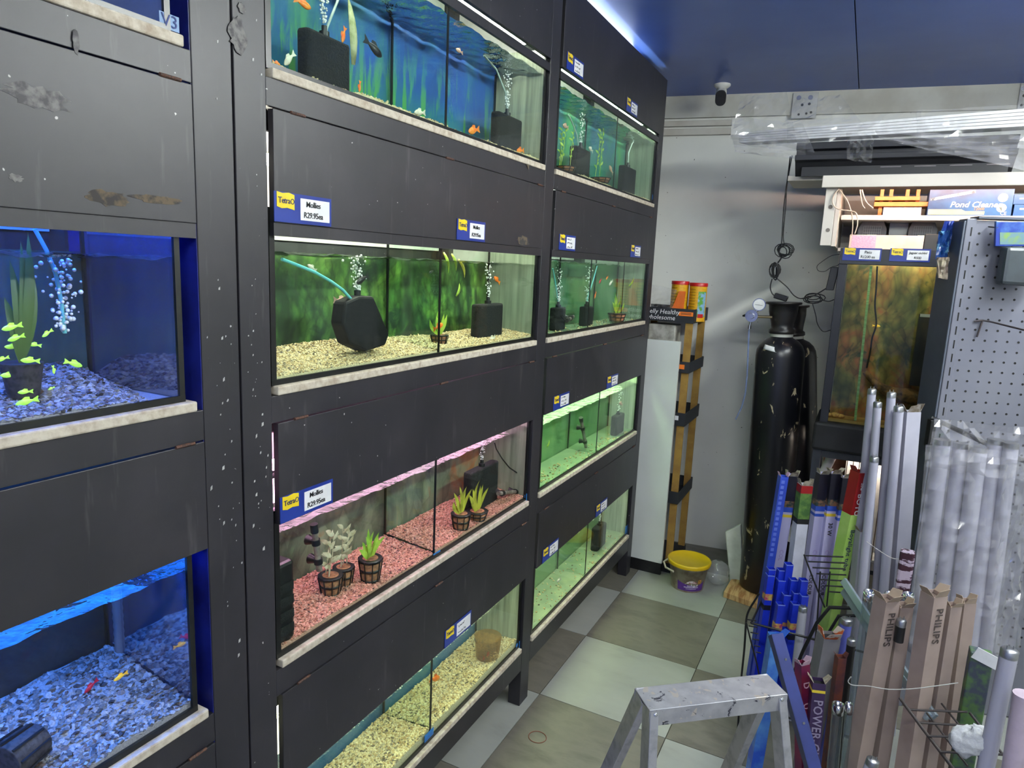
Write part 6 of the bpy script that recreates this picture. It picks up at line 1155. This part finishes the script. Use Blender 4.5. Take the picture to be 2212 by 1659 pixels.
MB().tube([at_y(a_, b_, 1.94) for a_, b_ in smooth([(1838, 1462), (1832, 1472), (1842, 1480), (1875, 1482), (1920, 1489), (1970, 1488), (2020, 1482), (2070, 1475)])], .0014, 5).solo('string', mat('white_string', lin(190, 188, 186), .8), 'thin string tied around the kraft cartons', 'string')
# little packets behind the kraft cartons
lo, hi = box_px(1938, 1190, 1972, 1290, 2.42, .03); MB().box((lo[0], lo[1], .35), hi).solo('striped_packet', mat('zebra_print', lin(196, 180, 200), .5, col2=lin(60, 30, 46), scale=30, stretch=(1, 1, 3), lo=.48, hi=.52), 'pink and black striped packet before the pegboard foot', 'packet', bevel=.008)
lo, hi = box_px(2086, 1412, 2138, 1540, 1.96, .04); o = thing('seed_packet', 'green printed packet with folded flap right of the kraft cartons', 'packet', ((lo[0] + hi[0]) / 2, 1.98, .35)); MB().box((lo[0], lo[1], .35), hi).build('pouch', mat('green_packet_print', lin(60, 66, 84), .5, col2=lin(84, 120, 60), scale=26), o, bevel=.003); MB().obox(V(((lo[0] + hi[0]) / 2 + .012, 1.955, hi[2] - .006)), (.06, 0, -.02), (0, .002, 0), (.012, 0, .03)).build('flap', CARD, o)
# clear wrapped bundle of tubes hanging before the pegboard
wb2 = thing('wrapped_tube_bundle', 'bundle of white lamp tubes in crinkled clear plastic before the pegboard', 'bundle', at_y(2080, 1450, 2.42))
for k, (px, w) in enumerate(((2034, 34), (2075, 30), (2113, 34), (2150, 32), (2183, 30))):
    pt, pb = at_y(px, 960 + 8 * (k % 3), 2.48 + .02 * (k % 2)), at_y(px - 55, 1400, 2.48); d, e, a, f = frame_of(pt, pb, .45); r = real(w, pt) / 2
    tb = MB().cyl(e, pt, r, n=18).build('lamp_tube', mat('white_lamp_glass', lin(206, 206, 218), .18), wb2); MB().cyl(pt, pt + d * .016, r * .98, n=18).build('end_cap', STEEL, tb)
def wb(q, y, amp, n, seed, m): crumple(*[at_y(a_, b_, y) for a_, b_ in q], amp, n, seed, (7, 16)).build('plastic_wrap', m, wb2, fix=False)
wb(((1962, 1400), (2190, 1440), (2235, 1000), (2000, 960)), 2.36, .006, (16, 30), 41, WRAP2); wb(((2000, 1010), (2235, 1040), (2230, 925), (2018, 905)), 2.33, .010, (16, 8), 42, WRAP2); wb(((2130, 1440), (2198, 1440), (2240, 1000), (2170, 1000)), 2.32, .010, (8, 26), 43, WRAP)
# front tubes, wire basket and cotton wool
lamp_tube((2182, 1402), (2134, 1634), 1.72, 34, 'thick white tube with steel cap standing at the lower right', zend=.05); lamp_tube((2214, 1500), (2190, 1659), 1.66, 44, 'pinkish tube at the right edge of the picture', mat('pinkish_glass', lin(196, 180, 196), .3), cap=False)
wk = thing('wire_basket', 'black wire basket around the kraft cartons at the lower right', 'wire basket', at_y(1990, 1600, 1.9))
def rod2(pts, y, r=.003): MB().tube([at_y(a_, b_, y[i] if isinstance(y, (list, tuple)) else y) for i, (a_, b_) in enumerate(pts)], r, 6).build('wire', mat('bronze_wire', lin(60, 54, 54), .45), wk)
rod2([(1944, 1508), (1990, 1570), (2058, 1659), (2080, 1690)], [1.93, 1.86, 1.76, 1.73], .0042)
for k, (a_, b_, y) in enumerate((((1963, 1533), (2090, 1538), 1.92), ((1985, 1561), (2100, 1568), 1.88), ((2006, 1590), (2110, 1593), 1.83), ((2032, 1624), (2210, 1632), 1.79))): rod2([a_, b_], y, .0028)
rod2([(2002, 1540), (2040, 1590), (2090, 1655)], [1.93, 1.86, 1.78], .0026); rod2([(2034, 1520), (2075, 1570), (2130, 1640)], [1.95, 1.88, 1.80], .0026); rod2([(2095, 1540), (2150, 1610), (2200, 1670)], [1.93, 1.85, 1.77], .0034)
c = at_y(2096, 1600, 1.74); mb = MB(); rng = random.Random(9)
def cot(u, v):
    a_, t = u * 6.28318, (v - .5) * 3.14159; n = 1 + .10 * math.sin(a_ * 3 + v * 7) + .07 * math.sin(a_ * 7 + v * 13) + .05 * math.sin(v * 31 + a_ * 2); return c + V((math.cos(a_) * math.cos(t) * .040 * n, math.sin(a_) * math.cos(t) * .034 * n, math.sin(t) * .034 * n + .006 * math.cos(a_)))
mb.sheet(cot, 28, 18); mb.solo('cotton_wool', mat('cotton_wool', lin(206, 208, 210), .95, col2=lin(186, 188, 192), scale=60, bump=.8), 'white tuft of cotton wool resting on the wire basket', 'cotton wool')

# ------------------------------------------------------------------ aluminium step ladder, dark blue angle post, rubber ring
LA = V((.64, 1.35, .75)); LD = V((.76, .65, 0)).normalized(); LS = V((LD.y, -LD.x, 0)); LW, LDp = .328, .078
ALM = mat('scuffed_aluminium', (.50, .50, .54), .38, .75, col2=(.36, .36, .40), scale=34, lo=.45, hi=.66, bump=.06)
def spat():
    t = NT('paint_spattered_aluminium'); t.set(Roughness=.42, Metallic=.65); mp = t.coord('Object'); n0 = t.noise(mp, 24.0, 5.0); a = t.ramp(n0, 'Fac', [(.35, (.56, .56, .60)), (.7, (.40, .40, .45))]); n = t.noise(mp, 42.0, 3.0, .5, .4); c = t.ramp(n, 'Fac', [(.63, (0, 0, 0)), (.65, (1, 1, 1))]); n2 = t.noise(mp, 20.0, 6.0, .75, 1.2); c2 = t.ramp(n2, 'Fac', [(.35, (1, 1, 1)), (.385, (0, 0, 0))])
    m = t.mix((c, 'Color'), (a, 'Color'), lin(204, 196, 190)); m2 = t.mix((c2, 'Color'), (m, 2), lin(60, 60, 74)); t.t.links.new(m2.outputs[2], t.b.inputs['Base Color']); t.bump(n, 'Fac', .1, .002); return t.m
SPAT = spat(); ld = thing('step_ladder', 'small aluminium step ladder with paint spattered top in the foreground', 'step ladder', LA + LD * LW / 2 + LS * LDp / 2 - Z_ * .75)
MB().obox(LA + LD * LW / 2 + LS * LDp / 2 - Z_ * .0015, LD * LW, LS * LDp, Z_ * .003).build('top_plate', SPAT, ld, bevel=.001)
MB().obox(LA + LD * LW / 2 + LS * (LDp - .0012) - Z_ * .020, LD * LW, LS * .0025, Z_ * .036).build('front_lip', SPAT, ld); MB().obox(LA + LD * LW / 2 + LS * .0012 - Z_ * .020, LD * LW, LS * .0025, Z_ * .036).build('rear_lip', SPAT, ld)
legs = []
for sg, tt in ((0, .012), (1, LW - .012)):
    for side in ('front', 'rear'):
        top = LA + LD * tt + LS * (LDp - .020 if side == 'front' else .020) - Z_ * .006; ft = top + LS * (.17 if side == 'front' else -.30); ft = V((ft.x, ft.y, 0)) + LD * (.05 if sg else -.05)
        MB().bar(ft, top, .020 if 0 else .040, .020, tuple(LD)).build('leg', ALM, ld, bevel=.0015); legs.append((top, ft))
        MB().obox(ft + Z_ * .012, LD * .03, LS * .055, Z_ * .024).build('foot', BLK, ld)
for f in (.34, .67):
    a, b = legs[0][0].lerp(legs[0][1], f), legs[2][0].lerp(legs[2][1], f); MB().obox((a + b) / 2, b - a - LD * .02, LS * .075, Z_ * .012).build('step', ALM, ld, bevel=.002)
a, b = legs[1][0].lerp(legs[1][1], .6), legs[3][0].lerp(legs[3][1], .6); MB().bar(a, b, .02, .006).build('rear_brace', ALM, ld)
for tt in (.014, LW - .014):
    for dz in (.012, .027): c = LA + LD * tt + LS * (LDp + .0002) - Z_ * dz; MB().lathe([(.0052, 0), (.0048, .002), (.002, .0034), (0, .0036)], c, LS, n=12).build('rivet', CHROME, ld)
DBL = mat('dark_blue_steel', lin(26, 40, 104), .4, .2, col2=lin(20, 32, 86), scale=14)
p, q = at_y(1664, 1372, 1.72), at_y(1716, 1560, 1.62); d = (p - q).normalized(); e = p + d * ((0 - p.z) / d.z); an = thing('angle_post', 'dark blue steel angle post leaning beside the step ladder', 'post', e)
s = RT - d * RT.dot(d); s.normalize(); f = d.cross(s); MB().obox((p + e) / 2, s * .003, f * .026, p - e).build('flange', DBL, an); MB().obox((p + e) / 2 + s * .014 + f * (-.012 if f.dot(FW) > 0 else .012), s * .028, f * .003, p - e).build('flange', DBL, an)
for k in range(6): c = p.lerp(e, .06 + .14 * k) + s * .016 + f * (-.0138 if f.dot(FW) > 0 else .0138); MB().cyl(c, c - FW * .002, .003, n=10).build('bolt', STEEL, an)
c = at_z(1161, 1592, 0.0015); MB().tube([c + V((math.cos(t * math.pi / 16) * .032, math.sin(t * math.pi / 16) * .030, 0)) for t in range(33)], .0012, 5).solo('rubber_ring', mat('dull_red_rubber', lin(130, 70, 54), .7), 'thin reddish rubber ring lying on the grey tile', 'rubber ring')
